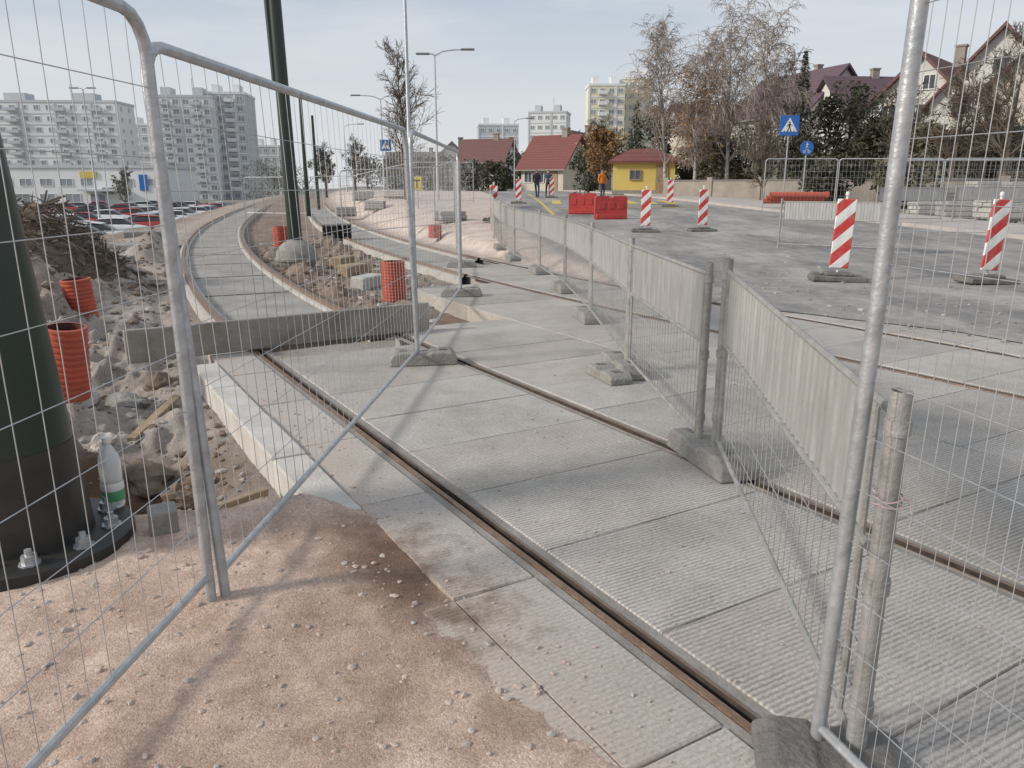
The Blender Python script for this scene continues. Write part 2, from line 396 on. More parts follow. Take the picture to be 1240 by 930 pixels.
def grow(a, b, st, g):
    r = [a]
    while abs(r[-1]-a) < abs(b-a):
        r.append(r[-1]+math.copysign(st, b-a)); st *= g
    return np.array(r[1:])
xs = np.concatenate([grow(-5.2, -700, .05, 1.045)[::-1], P2(-5.2, 1.6, .025), grow(1.6, 700, .05, 1.07)])
ys = np.concatenate([grow(1.2, -25, .1, 1.25)[::-1], P2(1.2, 7.5, .025), grow(7.5, 1200, .03, 1.018)])
X, Y = np.meshgrid(xs, ys); Z = ground_z(X, Y)
nx, ny = len(xs), len(ys)
V = np.stack([X.ravel(), Y.ravel(), Z.ravel()], 1)
ii = (np.arange(ny-1)[:, None]*nx+np.arange(nx-1)[None, :]).ravel()
Fq = np.stack([ii, ii+1, ii+1+nx, ii+nx], 1)
T = TT(X, Y)
def lerp(a, b, f): return a*(1-f[..., None])+b*f[..., None]
A = lambda *c: np.array(c)[None, None, :]*np.ones(X.shape)[..., None]
nb = fbm(X*.9, Y*.9+3, 4); nm = fbm(X*4+1, Y*4, 4)
col = lerp(A(.62, .495, .415), A(.48, .36, .29), sst(.38, .62, nb*.5+nm*.5))
tong = np.exp(-(((X+.58)/.34)**2+((Y-3.05)/.36)**2))+.8*np.exp(-(((X+.28)/.24)**2+((Y-2.6)/.36)**2))
col = lerp(col, A(.17, .108, .072), np.clip(tong*(.3+1.3*nm), 0, 1)*.9)
col = lerp(col, A(.34, .31, .28), sst(3.4, 4.0, Y+.8*(nm-.5)))
hole = np.exp(-(((X+2.3)/.6)**2+((Y-4.3)/.6)**2))
col = lerp(col, A(.12, .072, .042), np.clip(hole*1.6, 0, 1))
col = lerp(col, A(.21, .15, .108), sst(-1.4, -2.4, T)*sst(4, 5.5, Y)*np.clip(.35+1.2*nm, 0, 1))
col = lerp(col, A(.42, .35, .29), sst(9, 13, Y)*sst(.45, .65, nm)*.8)
col = lerp(col, A(.27, .22, .18), sst(8.5, 9.5, Y)*sst(-.6, 0, T)*(1-sst(6, 7, T)))
col = lerp(col, A(.18, .13, .095), sst(8.5, 9.5, Y)*sst(1.5, 1.9, T)*(1-sst(4, 4.5, T))*sst(.35, .6, nm)*.8)
col = lerp(col, A(.56, .49, .44), sst(6.5, 7.5, T)*sst(12, 15, Y))
col = lerp(col, A(.22, .21, .15), sst(-9, -14, T)*sst(30, 60, Y)*.7)
col = lerp(col, A(.24, .22, .18), sst(22, 26, T)*sst(15, 30, Y))
col = lerp(col, A(.14, .145, .085), sst(30, 36, T)*sst(30, 45, Y))
col = lerp(col, A(.22, .22, .19), sst(90, 160, Y))
colA = np.concatenate([col, np.ones(X.shape)[..., None]], 2).reshape(-1, 4)
me = bpy.data.meshes.new('ground'); me.from_pydata(V.tolist(), [], Fq.tolist())
me.materials.append(M['ground']); at = me.color_attributes.new('Col', 'FLOAT_COLOR', 'POINT'); at.data.foreach_set('color', colA.astype(np.float32).ravel())
me.shade_smooth()
o = bpy.data.objects.new('ground', me); C.objects.link(o); struct(o)

g_ = (1+5**.5)/2
IV = [Vector(p).normalized() for p in ((-1, g_, 0), (1, g_, 0), (-1, -g_, 0), (1, -g_, 0), (0, -1, g_), (0, 1, g_), (0, -1, -g_), (0, 1, -g_), (g_, 0, -1), (g_, 0, 1), (-g_, 0, -1), (-g_, 0, 1))]
IF = [(0, 11, 5), (0, 5, 1), (0, 1, 7), (0, 7, 10), (0, 10, 11), (1, 5, 9), (5, 11, 4), (11, 10, 2), (10, 7, 6), (7, 1, 8), (3, 9, 4), (3, 4, 2), (3, 2, 6), (3, 6, 8), (3, 8, 9), (4, 9, 5), (2, 4, 11), (6, 2, 10), (8, 6, 7), (9, 8, 1)]
def stones(name, n, fn, smin, smax, m, label, pw=3, seed=11):
    b = MB(); rg = random.Random(seed)
    pts = [fn(rg) for _ in range(n)]
    zs = ground_z(np.array([p[0] for p in pts]), np.array([p[1] for p in pts]))
    for (x, y, zo), z0 in zip(pts, zs):
        s = smin+(smax-smin)*rg.random()**pw
        zz = max(zo, float(z0)) if zo is not None else float(z0)
        sc = Vector((s*rg.uniform(.8, 1.4), s*rg.uniform(.6, 1.1), s*rg.uniform(.4, .8)))
        R = Matrix.Rotation(rg.uniform(0, 6.3), 3, 'Z')
        b.add([Vector((x, y, zz+sc.z*.2))+R@Vector((v.x*sc.x*rg.uniform(.7, 1.25), v.y*sc.y*rg.uniform(.7, 1.25), v.z*sc.z*rg.uniform(.7, 1.25))) for v in IV], IF, rg.choice((0, 0, 0, 1)))
    o = b.build(name, m, recalc=False); tag(o, label, 'stones', kind='stuff'); return o
def f_grav(rg):
    while True:
        y = rg.uniform(1.3, 3.6); x = rg.uniform(-2.6, .8)
        if float(TT(x, y)) < -.40: return (x, y, 0 if float(TT(x, y)) > -.6 else None)
stones('gravel', 4200, f_grav, .0014, .017, [M['stonepink'], M['stone']], 'loose pinkish gravel scattered over the dirt in the foreground', 10)
def f_ex(rg):
    while True:
        y = rg.uniform(3.7, 9); x = rg.uniform(-5.5, -.8)
        if float(TT(x, y)) < -.70: return (x, y, None)
stones('rubble', 3600, f_ex, .004, .050, [M['stonebrown'], M['stone']], 'brown and grey rubble in the trench left of the slabs', 5)
def f_sl(rg):
    while True:
        y = rg.uniform(1.5, 7); x = rg.uniform(-2, 3)
        t = float(TT(x, y))
        if t > -.45 and t < 6 and rg.random() < .12+.9*math.exp(-(t+.4)*3.5) and abs(t) > .1 and abs(t-1.5) > .1: return (x, y, .002)
stones('scattered_grit', 1700, f_sl, .0013, .010, [M['stonepink'], M['stone']], 'small grit scattered over the ribbed slabs', 6)
def rleft(y): return np.interp(y, [-20, 4, 7.8, 10.7, 14, 17.5, 29.5, 40, 80, 160, 600], [11, 6.9, 5.2, 2.5, 2.15, 1.9, .6, -.4, -3, -7, -25])
def rright(y): return np.interp(y, [-20, 10, 20.3, 36, 50, 80, 160, 600], [18, 15.5, 13.2, 10, 8.5, 6, 2.5, -12])
def f_rd(rg):
    while True:
        y = rg.uniform(7, 22); x = rg.uniform(1.5, 14)
        if x > float(rleft(y))-.3 and rg.random() < math.exp(-(x-float(rleft(y)))*.5)+.1: return (x, y, float(gz(x, y))+.012)
stones('road_debris', 900, f_rd, .006, .04, [M['concrete'], M['stone']], 'crumbs of broken asphalt and stone along the road edge', 3)
def f_tr(rg):
    while True:
        y = rg.uniform(9, 24); x = rg.uniform(-12, -1); t = float(TT(x, y))
        if 1.7 < t < 4.4 or -2.5 < t < -.2: return (x, y, None)
stones('track_rubble', 2500, f_tr, .012, .08, [M['stonebrown'], M['stone']], 'broken rubble and clods between and beside the tram tracks', 3, 12)
def f_vg(rg):
    y = rg.uniform(15, 30); x = float(rright(y))+rg.uniform(3.2, 8); return (x, y, None)
stones('verge_rubble', 900, f_vg, .02, .12, [M['concrete'], M['stone']], 'grey rubble on the verge behind the striped boards at right', 3, 13)

# ------------------------------------------------------------------ slabs
sb = MB(); scol = []
rg = random.Random(5)
def slab(y0, y1, T0, T1, z=0, th=.24, g=.0045, c=None):
    p = [off(y0, T0), off(y0, T1), off(y1, T1), off(y1, T0)]
    cx = sum(a[0] for a in p)/4; cy = sum(a[1] for a in p)/4
    def ins(q, d):
        v = Vector((cx-q[0], cy-q[1])); L = v.length; return (q[0]+v.x/L*d, q[1]+v.y/L*d)
    a = [ins(q, g) for q in p]; b = [ins(q, g+.008) for q in p]
    vs = [(q[0], q[1], z-th) for q in a]+[(q[0], q[1], z-.008) for q in a]+[(q[0], q[1], z) for q in b]
    fs = [(8, 9, 10, 11)]+[(i, (i+1) % 4, 4+(i+1) % 4, 4+i) for i in range(4)]+[(4+i, 4+(i+1) % 4, 8+(i+1) % 4, 8+i) for i in range(4)]
    sb.add(vs, fs)
    k = rg.uniform(.86, 1.07); c = c or (.535, .51, .475); w = rg.uniform(-.010, .012)
    scol.extend([(c[0]*k+w, c[1]*k, c[2]*k-w, 1)]*12)
rows = [(-.45, -.085, .9), (.085, 1.425, .645), (1.575, 3.03, .645), (3.03, 4.495, .645), (4.655, 5.975, .645), (6.135, 7.25, .645), (-1.0, -.45, .9)]
for ri, (t0, t1, st) in enumerate(rows):
    y = -1.6+.13*(ri % 3)
    while y < 22:
        tm = (t0+t1)/2; c = off(y+st/2, tm)
        bl = 6.9+(c[0]+3.2)*.62
        ok = (c[1] < bl-.25 and c[0] < -.7) or c[0] > -.85
        if ri == 5 and c[1] > 10.5: ok = False
        if ri == 6 and y+st > 3.36: ok = False
        if c[1] > 19.5: ok = False
        if ok: slab(y, y+st, t0, t1, rg.uniform(-.002, .002))
        y += st
struct(sb.build('paving_slabs', M['slab'], col=scol))
kb = MB()
y = 3.74
while y < 6.7:
    p = [off(y+.003, -.665), off(y+.003, -.458), off(y+.797, -.458), off(y+.797, -.665)]
    dz = rg.uniform(-.004, .004)
    vs = [(q[0], q[1], -.42) for q in p]+[(q[0], q[1], .020+dz) for q in p]
    kb.add(vs, [(4, 5, 6, 7), (0, 1, 5, 4), (1, 2, 6, 5), (2, 3, 7, 6), (3, 0, 4, 7)]); y += .80
ko = struct(kb.build('kerb', M['kerb']))
bv = ko.modifiers.new('b', 'BEVEL'); bv.width = .012; bv.segments = 2

def strip(b, prof, y0, y1, st, mis):
    n = int((y1-y0)/st); vs = []
    for i in range(n+1):
        y = y0+(y1-y0)*i/n
        for t, z in prof:
            p = off(y, t); vs.append((p[0], p[1], z))
    k = len(prof)
    for j in range(k-1):
        b.add([vs[i*k+q] for i in range(n+1) for q in (j, j+1)], [(2*i, 2*i+1, 2*i+3, 2*i+2) for i in range(n)], mis[j])
def grooved(t, s, y0, y1):
    b = MB()
    pr = [(-.09, -.010), (-.040, -.006), (-.035, -.012), (-.033, .000), (-.008, .000), (-.006, -.04), (.028, -.04), (.030, -.003), (.040, -.003), (.042, -.010), (.09, -.008)]
    mi = [2, 2, 0, 0, 1, 1, 1, 0, 2, 2]
    if s < 0: pr = [(-a, z) for a, z in pr][::-1]; mi = mi[::-1]
    strip(b, [(t+a, z) for a, z in pr], y0, y1, .25, mi)
    struct(b.build('tram_rail', [M['rust'], M['groove'], M['bitumen']], recalc=False))
grooved(0, 1, -2, 7.7); grooved(1.5, -1, -2, 8.1); grooved(4.57, 1, -2, 11.8); grooved(6.05, -1, -2, 14.6)
def raised(t, y0, y1):
    b = MB()
    strip(b, [(t-.10, -.21), (t-.10, -.055), (t-.045, -.05), (t-.035, -.02), (t-.033, 0), (t+.033, 0), (t+.035, -.02), (t+.045, -.05), (t+.10, -.055), (t+.10, -.21)], y0, y1, .5, [1, 1, 0, 0, 0, 0, 0, 1, 1])
    struct(b.build('tram_rail', [M['rust'], M['concrete_light']], recalc=False))
raised(0, 7.9, 130); raised(1.5, 8.0, 130); raised(4.57, 12.0, 130); raised(6.05, 14.8, 130)
b = MB(); strip(b, [(.105, -.10), (1.395, -.10)], 8.1, 60, .5, [0])
struct(b.build('track_bed', M['trackbed'], recalc=False))
b = MB(); strip(b, [(4.68, -.10), (5.94, -.10)], 13.2, 60, .5, [0]); struct(b.build('track_bed', M['trackbed'], recalc=False))
b = MB()
for i in range(14):
    y = 9.3+i*2.4
    a0 = off(y, .11); a1 = off(y, 1.39); a2 = off(y+.05, 1.39); a3 = off(y+.05, .11)
    b.add([(q[0], q[1], -.094) for q in (a0, a1, a2, a3)], [(0, 1, 2, 3)])
struct(b.build('track_bed_joints', M['groove'], recalc=False))
ry = np.concatenate([np.arange(-5, 30, .15), np.arange(30, 100, 1.5), np.arange(100, 420, 12)])
b = MB(); K = 26; vs = []
for i, y in enumerate(ry):
    l = float(rleft(y))+(.5*(float(fbm(np.array(3.3), np.array(y*1.7), 4))-.5) if y < 30 else 0); r = float(rright(y))
    for j in range(K):
        x = l+(r-l)*j/(K-1); vs.append((x, y, float(gz(x, y))+.006+.004*(1 if y < 14 else 4)))
b.add(vs, [(i*K+j, i*K+j+1, (i+1)*K+j+1, (i+1)*K+j) for i in range(len(ry)-1) for j in range(K-1)])
ro = b.build('road', M['road'], recalc=False, smooth=True); struct(ro)
b = MB(); vs = []
yy = np.concatenate([np.arange(6, 60, 1.0), np.arange(60, 200, 6)])
for y in yy:
    r = float(rright(y))
    for dx, dz in ((-.02, 0), (-.02, .13), (.13, .13), (.14, .12), (3.2, .14), (3.3, -.05)):
        vs.append((r+dx, y, float(gz(r+dx, y))+dz))
K = 6
b.add(vs, [(i*K+j, i*K+j+1, (i+1)*K+j+1, (i+1)*K+j) for i in range(len(yy)-1) for j in range(K-1)])
struct(b.build('pavement', M['pave'], recalc=False))
b = MB()
def mark(x0, y0, x1, y1, w):
    d = Vector((x1-x0, y1-y0)); n = Vector((-d.y, d.x)).normalized()*w/2; k = max(2, int(d.length/1.0)); vs = []
    for i in range(k+1):
        c = Vector((x0, y0))+d*i/k
        for s in (-1, 1):
            q = c+n*s; vs.append((q.x, q.y, float(gz(q.x, q.y))+.035))
    b.add(vs, [(2*i, 2*i+1, 2*i+3, 2*i+2) for i in range(k)])
for i in range(7): mark(2.2+i*.95, 38.5, 2.4+i*.95, 43.5, .45)
mark(2.0, 34.0, 8.6, 36.0, .25); mark(1.6, 30, 1.2, 60, .14)
struct(b.build('road_markings', M['yellow'], recalc=False))
b = MB(); vs = []
yy = np.arange(44, 160, 4)
for y in yy:
    for t in (-7, -15, -24, -40):
        p = off(y, t); vs.append((p[0], p[1], float(gz(p[0], p[1]))+.05))
b.add(vs, [(i*4+j, i*4+j+1, (i+1)*4+j+1, (i+1)*4+j) for i in range(len(yy)-1) for j in range(3)])
struct(b.build('parking_lot', M['pale_asph'], recalc=False))

# ------------------------------------------------------------------ tall mesh fence panels
def tall_fence(p0, p1, label, group='tall mesh fence panels', H=2.0, bot=.13, lean=(0, 0), sp=.105, wr=.0017, hs=.235):
    p0 = Vector(p0); p1 = Vector(p1); d = p1-p0; L = Vector((d.x, d.y)).length
    t = thing('mesh_fence_panel', label, 'fence', p0, math.atan2(d.y, d.x), group)
    sl = (d.z)/L
    def sh(v): return Vector((v.x, v.y+(lean[0]*(1-v.x/L)+lean[1]*v.x/L)*v.z/H, v.z+sl*v.x))
    R = .12; r = .020
    b = MB(); b.x = sh
    pts = [(0, 0, 0), (0, 0, H-R)]+[(R-R*math.cos(a), 0, H-R+R*math.sin(a)) for a in (.4, .8, 1.2)]+[(R, 0, H), (L-R, 0, H)]+[(L-R+R*math.sin(a), 0, H-R+R*math.cos(a)) for a in (.4, .8, 1.2)]+[(L, 0, H-R), (L, 0, 0)]
    b.tube(pts, r, 10); b.build('frame', M['galv'], t, True)
    b = MB(); b.x = sh; b.tube([(0, 0, bot), (L, 0, bot)], .014, 8); b.build('bottom_rail', M['galv'], t, True)
    b = MB(); b.x = sh
    n = int(L/sp)
    for i in range(1, n):
        x = L*i/n; top = H
        if x < R: top = H-R+math.sqrt(max(0, R*R-(R-x)**2))
        if L-x < R: top = H-R+math.sqrt(max(0, R*R-(R-L+x)**2))
        w1 = rnd.uniform(-.004, .004)
        b.tube([(x, 0, bot), (x+w1, rnd.uniform(-.004, .004), (bot+top)/2), (x, 0, top)], wr, 3, cap=False)
    k = int((H-bot)/hs)
    for j in range(1, k+1):
        z = bot+(H-bot)*j/(k+1)
        b.tube([(0, 0.004, z), (L*.5, .006, z-.006), (L, 0.004, z)], wr*1.15, 3, cap=False)
    b.build('wire_mesh', M['wire'], t)
    return t
def foot_block(loc, rz, label, L=.68, W=.24, H=.13, m='concrete', group='fence feet', sock=True):
    t = thing('fence_foot', label, 'fence foot', loc, rz, group)
    b = MB()
    prof = [(-L/2, 0), (L/2, 0), (L/2, H*.55), (L/2-.05, H), (L*.12, H), (L*.08, H*.82), (-L*.08, H*.82), (-L*.12, H), (-L/2+.05, H), (-L/2, H*.55)]
    b.prism(prof, -W/2, W/2)
    o = b.build('block', M[m], t); mo = o.modifiers.new('b', 'BEVEL'); mo.width = .018 if sock else .022; mo.segments = 3
    if sock:
        for s in (-1, 1):
            b = MB(); b.box((s*.30*L, 0, H+.001), (.07, .08, .004)); b.build('socket', M['rubber'], t)
    return t
tall_fence((-1.32, .2, .0), (-1.14, 2.62, .0), 'tall mesh fence panel nearest the camera at the left edge, before the thick mast', H=2.07, lean=(.0, .02))
tall_fence((-1.10, 2.66, .0), (-.84, 6.72, 0), 'tall mesh fence panel whose pale bottom rail slants beside the white kerb', lean=(.09, .05))
tall_fence((-.86, 6.82, 0), (-.74, 11.1, 0), 'tall mesh fence panel between the two nearest concrete feet on the left of the walkway')
tall_fence((-.76, 11.2, 0), (-1.0, 15.2, 0.02), 'tall mesh fence panel third along the walkway, beyond the second concrete foot')
tall_fence((-1.02, 15.3, 0.02), (-1.35, 19, .05), 'farthest tall mesh fence panel of the line beside the walkway')
foot_block((-.80, 6.77, 0), .15, 'dark concrete foot of the mesh fence nearest the camera on the slabs, left side', .6, .26, .12)
foot_block((-.74, 11.15, 0), .1, 'dark concrete foot of the second mesh fence joint along the walkway', .6, .26, .12)
foot_block((-1.0, 15.25, 0), .1, 'dark concrete foot of the third mesh fence joint along the walkway', .6, .26, .12)
tall_fence((.855, 1.84, 0.02), (.855+2.2*.28, 1.84-2.2*.96, .02), 'tall mesh fence panel with thick round post at the right edge', H=2.06, sp=.04, hs=.15, bot=.07, wr=.0012, lean=(.05, .03))
foot_block((.875, 1.79, 0), -.20, 'dusty black rubber fence foot at the bottom right corner under the tall post', .40, .22, .065, 'rubber', sock=False)
far = [(-14.5, 43), (-11.4, 42), (-8.2, 41.2), (-5.0, 40.4), (-1.9, 40)]
for i in range(4):
    a, c = far[i], far[i+1]
    tall_fence((a[0], a[1], float(gz(*a))), (c[0]-.05, c[1], float(gz(*c))), 'distant mesh fence panel across the tram site, %s from the left' % ORD[i], 'distant fence across the tram site', sp=.2, wr=.004)
nf = [(-5.3, 24.5), (-2.6, 26.5), (-2.2, 30.0), (-2.3, 33.5)]
for i in range(3):
    a, c = nf[i], nf[i+1]
    tall_fence((a[0], a[1], float(gz(*a))), (c[0], c[1]-.05, float(gz(*c))), 'mesh fence panel beyond the walkway near the slim grey lamp pole, %s from the camera' % ORD[i], 'fence beyond the walkway', sp=.15, wr=.003)
fr = [(10.0, 31.5), (12.7, 31), (16, 29.5), (19.3, 28.2), (22.5, 27)]
for i in range(4):
    a, c = fr[i], fr[i+1]
    tall_fence((a[0], a[1], float(gz(*a))+.1), (c[0]-.06, c[1], float(gz(*c))+.1), 'mesh fence panel across the far pavement by the blue signs, %s from the left' % ORD[i], 'fence across the far pavement', sp=.14, wr=.003)
fr = [(10.6, 21.6), (13.9, 20.6), (17.3, 19.8)]
for i in range(2):
    a, c = fr[i], fr[i+1]
    tall_fence((a[0], a[1], float(gz(*a))), (c[0]-.06, c[1], float(gz(*c))), 'mesh fence panel behind the rightmost striped board, %s from the left' % ORD[i], 'fence behind the striped boards', sp=.12, wr=.0025)

# ------------------------------------------------------------------ pedestrian barriers
def ped_barrier(L, label, loc, rz, sl=0, detail=True, m0=.09, pr=.021):
    t = thing('pedestrian_barrier', label, 'barrier', loc, rz, 'pedestrian barriers')
    sh = Matrix(((1, 0, 0, 0), (0, 1, 0, 0), (sl, 0, 1, 0), (0, 0, 0, 1)))
    for x in (0, L):
        b = MB(); b.x = sh
        b.lathe([(pr, 0.03), (pr, 1.14), (pr-.004, 1.14), (pr-.004, 1.05)], 12, (x, 0, 0))
        if detail:
            for z in (.25, .62, 1.05): b.lathe([(pr, z-.02), (pr+.006, z-.02), (pr+.006, z+.02), (pr, z+.02)], 12, (x, 0, 0))
        b.build('post', M['galv_old'], t, True)
    b = MB(); b.x = sh
    for z in (.13, .685, 1.075): b.tube([(.024, 0, z), (L-.024, 0, z)], .012, 8)
    for x in (m0-.02, L-.07): b.tube([(x, 0, .13), (x, 0, 1.075)], .011, 8)
    b.build('frame', M['galv_old'], t, True)
    b = MB(); b.x = sh; n = 34; w = (L-.09-m0)/n; prof = []
    x = m0
    for i in range(n): prof += [(x, -.004), (x+w*.60, -.004), (x+w*.68, .003), (x+w*.92, .003)]; x += w
    prof.append((x, -.004))
    vs = [(px, py, z) for z in (.70, 1.062) for px, py in prof]; k = len(prof)
    b.add(vs, [(i, i+1, i+1+k, i+k) for i in range(k-1)])
    b.build('ribbed_panel', M['board'], t, recalc=False)
    b = MB(); b.x = sh
    n = int(L/.075)
    for i in range(2, n-1): b.tube([(L*i/n, 0, .13), (L*i/n, 0, .685)], .0022, 4, cap=False)
    for j in range(1, 4): b.tube([(.07, .003, .13+.555*j/4), (L-.07, .003, .13+.555*j/4)], .0022, 4, cap=False)
    b.build('wire_mesh', M['galv_old'], t)
    return t
bp = [(.945, 1.80), (1.17, 4.22), (.985, 6.45), (.93, 9.1), (.80, 11.7), (.50, 14.2), (.04, 16.7), (-.28, 19.1), (-.5, 21.5), (-.63, 24), (-.72, 26.5), (-.78, 29), (-.8, 31.5), (-.8, 34), (-.8, 36.5)]
for i in range(len(bp)-1):
    a = Vector(bp[i]); c = Vector(bp[i+1])
    if i == 1: a = a+Vector((-.075, .06))
    d = c-a; L = d.length-.05; z0 = float(gz(*bp[i])); z1 = float(gz(*bp[i+1]))
    lab = ('nearest pedestrian barrier with ribbed grey panel, its post tied with pink string' if i == 0 else '%s pedestrian barrier from the camera in the long row along the walkway' % ORD[i])
    ped_barrier(L, lab, (a.x, a.y, z0-(.07 if i == 0 else 0)), math.atan2(d.y, d.x), .042 if i == 0 else (z1-z0)/d.length, i < 5, .16 if i == 0 else .09, .027 if i == 0 else .022)
for i in range(1, 8):
    a = bp[i]
    rz = [0, 1.83, 1.75, 1.7, 1.75, 1.75, 1.75, 1.7][i]
    foot_block((a[0]-.02, a[1]-.02, float(gz(*a))), rz, '%s concrete foot from the camera under the pedestrian barrier row' % ORD[i-1], .66, .25, .13)
foot_block((.80, 6.20, 0), 1.9, 'spare concrete foot lying left of the second foot under the pedestrian barriers', .5, .2, .09)
ped_barrier(2.4, 'lone pedestrian barrier standing on the asphalt behind the nearest striped board', (6.15, 18.0, float(gz(6.15, 18))), -.62)
for i, (x, y, r) in enumerate([(11.3, 24.5, .2), (14.0, 25.0, .1)]):
    ped_barrier(2.4, 'pedestrian barrier on the far side of the road, %s from the left' % ORD[i], (x, y, float(gz(x, y))+.12), r)
b = MB(); a = bp[0]
b.tube([(a[0]+(.034+.002*math.sin(5*q))*math.cos(q), a[1]+(.034+.002*math.sin(5*q))*math.sin(q), .765+.0026*q+.004*math.sin(2.2*q)) for q in [i*.35 for i in range(46)]]+[(a[0]+.045, a[1]-.02, .79), (a[0]+.052, a[1]-.03, .75), (a[0]+.048, a[1]-.03, .72)], .0024, 5)
tag(b.build('string', M['pinkstring'], smooth=True), 'pale pink string tied round the nearest barrier post', 'string')

# ------------------------------------------------------------------ striped boards
def striped(px, py, label, s=1, rz=0, h=1.0):
    p = GP(px, py)
    t = thing('warning_board', label, 'warning board', p, rz, 'red and white striped boards'); t.scale = (s, s, s)
    w = .27
    b = MB(); b.box((0, 0, .20+h/2), (w, .035, h), bev=.01); b.build('panel', M['stripe'], t)
    b = MB(); b.tube([(0, .03, .05), (0, .03, .24+h)], .02, 8); b.build('post', M['white'], t, True)
    b = MB(); b.lathe([(.0, 1.22*h+.02), (.03, 1.22*h+.03), (.028, 1.22*h+.08), (0, 1.22*h+.09)], 10, (0, .03, 0)); b.build('knob', M['white'], t, True)
    b = MB(); b.box((0, 0, .05), (.78, .40, .085), bev=.02); b.box((0, 0, .115), (.40, .26, .05), bev=.015); b.box((-.3, .05, .10), (.12, .2, .05), bev=.01); b.build('base', M['rubber'], t)
    return t
t = striped(1013, 341, 'red and white striped board nearest the camera, beside the lone grey barrier', 1.12, rz=-.15); t.rotation_euler.y = .03
t = striped(1194, 344, 'rightmost red and white striped board, seen through the mesh panel', 1.12, rz=.12); t.rotation_euler.y = .05
striped(850, 281, 'red and white striped board on the asphalt right of the middle one', rz=.1)
striped(781, 282, 'red and white striped board right of the red plastic barriers', rz=-.1)
striped(811, 251, 'small distant striped board in front of the yellow kiosk', rz=0)
striped(598, 268, 'striped board at the far end of the pedestrian barrier row', rz=0)
striped(628, 247, 'tiny striped board at the left edge of the far road', rz=0)
striped(668, 240, 'tiny striped board beside the walking people', rz=0)

def plastic_barrier(px, py, L, label, rz):
    p = GP(px, py); t = thing('plastic_barrier', label, 'barrier', p, rz, 'red plastic barriers')
    H = .82
    b = MB()
    prof = [(-L/2, 0), (-L/2, H*.92), (-L/2+.06, H), (-L*.08, H), (-L*.05, H*.93), (L*.05, H*.93), (L*.08, H), (L/2-.06, H), (L/2, H*.92), (L/2, 0), (L*.3, 0), (L*.27, .1), (L*.12, .1), (L*.09, 0), (-L*.09, 0), (-L*.12, .1), (-L*.27, .1), (-L*.3, 0)]
    b.prism(prof, -.11, .11); b.box((0, 0, .11), (L*.98, .40, .18), bev=.03)
    for x in (-L*.3, 0, L*.3): b.box((x, -.115, H*.6), (L*.2, .03, H*.3), bev=.012)
    b.build('body', M['red'], t)
    b = MB(); b.lathe([(0, H+.03), (.04, H+.03), (.04, H-.01)], 10, (-L*.3, 0, 0)); b.build('filler_cap', M['black'], t)
plastic_barrier(739, 266, 1.15, 'red plastic road barrier nearer the camera, in front of the other red one', .1)
plastic_barrier(705, 260, 1.05, 'red plastic road barrier behind and left of the nearer red one', -.25)

# ------------------------------------------------------------------ masts
def mast(p, r0, r1, H, label, lean=(0, 0), n=28, blackh=0, group='dark green tram masts'):
    t = thing('catenary_mast', label, 'mast', p, 0, group)
    zz = [blackh+(H-blackh)*k/3 for k in range(4)]
    b = MB(); b.tube([(lean[0]*z, lean[1]*z, z) for z in zz], [r0+(r1-r0)*z/H for z in zz], n); b.build('shaft', M['mast'], t, True)
    if blackh:
        b = MB(); b.tube([(0, 0, 0), (lean[0]*blackh, lean[1]*blackh, blackh)], [r0+.004, r0+(r1-r0)*blackh/H+.003], n); b.build('painted_foot', M['mastblack'], t, True)
    return t
t = mast(Vector((-2.12, 3.10, .03)), .26, .085, 7.5, 'thick dark green mast bolted to the ground at the left edge', (-.060, 0.0), blackh=.45)
b = MB(); b.lathe([(.0, -.12), (.42, -.12), (.42, .035), (.405, .045), (.25, .045), (.25, .02)], 40); b.build('flange', M['mastblack'], t, True)
for k in range(10):
    a = k*2*PI/10+.25
    b = MB(); c = (.335*math.cos(a), .335*math.sin(a), 0)
    b.lathe([(0, .046), (.042, .046), (.042, .054), (.030, .054), (.030, .085), (.014, .086), (.014, .11), (.0, .112)], 8, c)
    b.build('bolt', M['galv'], t)
p = GP(360, 316)
t = mast((p.x, p.y, -.15), .150, .10, 10.5, 'tall dark green mast on a round concrete base between the tracks', (-.018, 0))
b = MB(); b.lathe([(0, 0), (.30, .0), (.40, .10), (.435, .22), (.42, .34), (.36, .45), (.27, .53), (.20, .57), (.15, .60)], 28); b.lathe([(.42, .16), (.455, .17), (.46, .22), (.43, .24)], 28); b.build('concrete_base', M['concrete'], t, True)
b = MB(); b.tube([(-.20, -.02, 3.6), (-.36, -.02, 9.1)], .055, 8); b.build('side_pole', M['mast'], t)
p = GP(374, 262); mast((p.x, p.y, 0), .12, .08, 6.2, 'short slim dark mast right of the tall dark mast', (-.01, 0))
p = GP(386, 254); mast((p.x, p.y, 0), .12, .08, 6, 'distant slim dark mast beyond the black boxes', (-.01, 0))

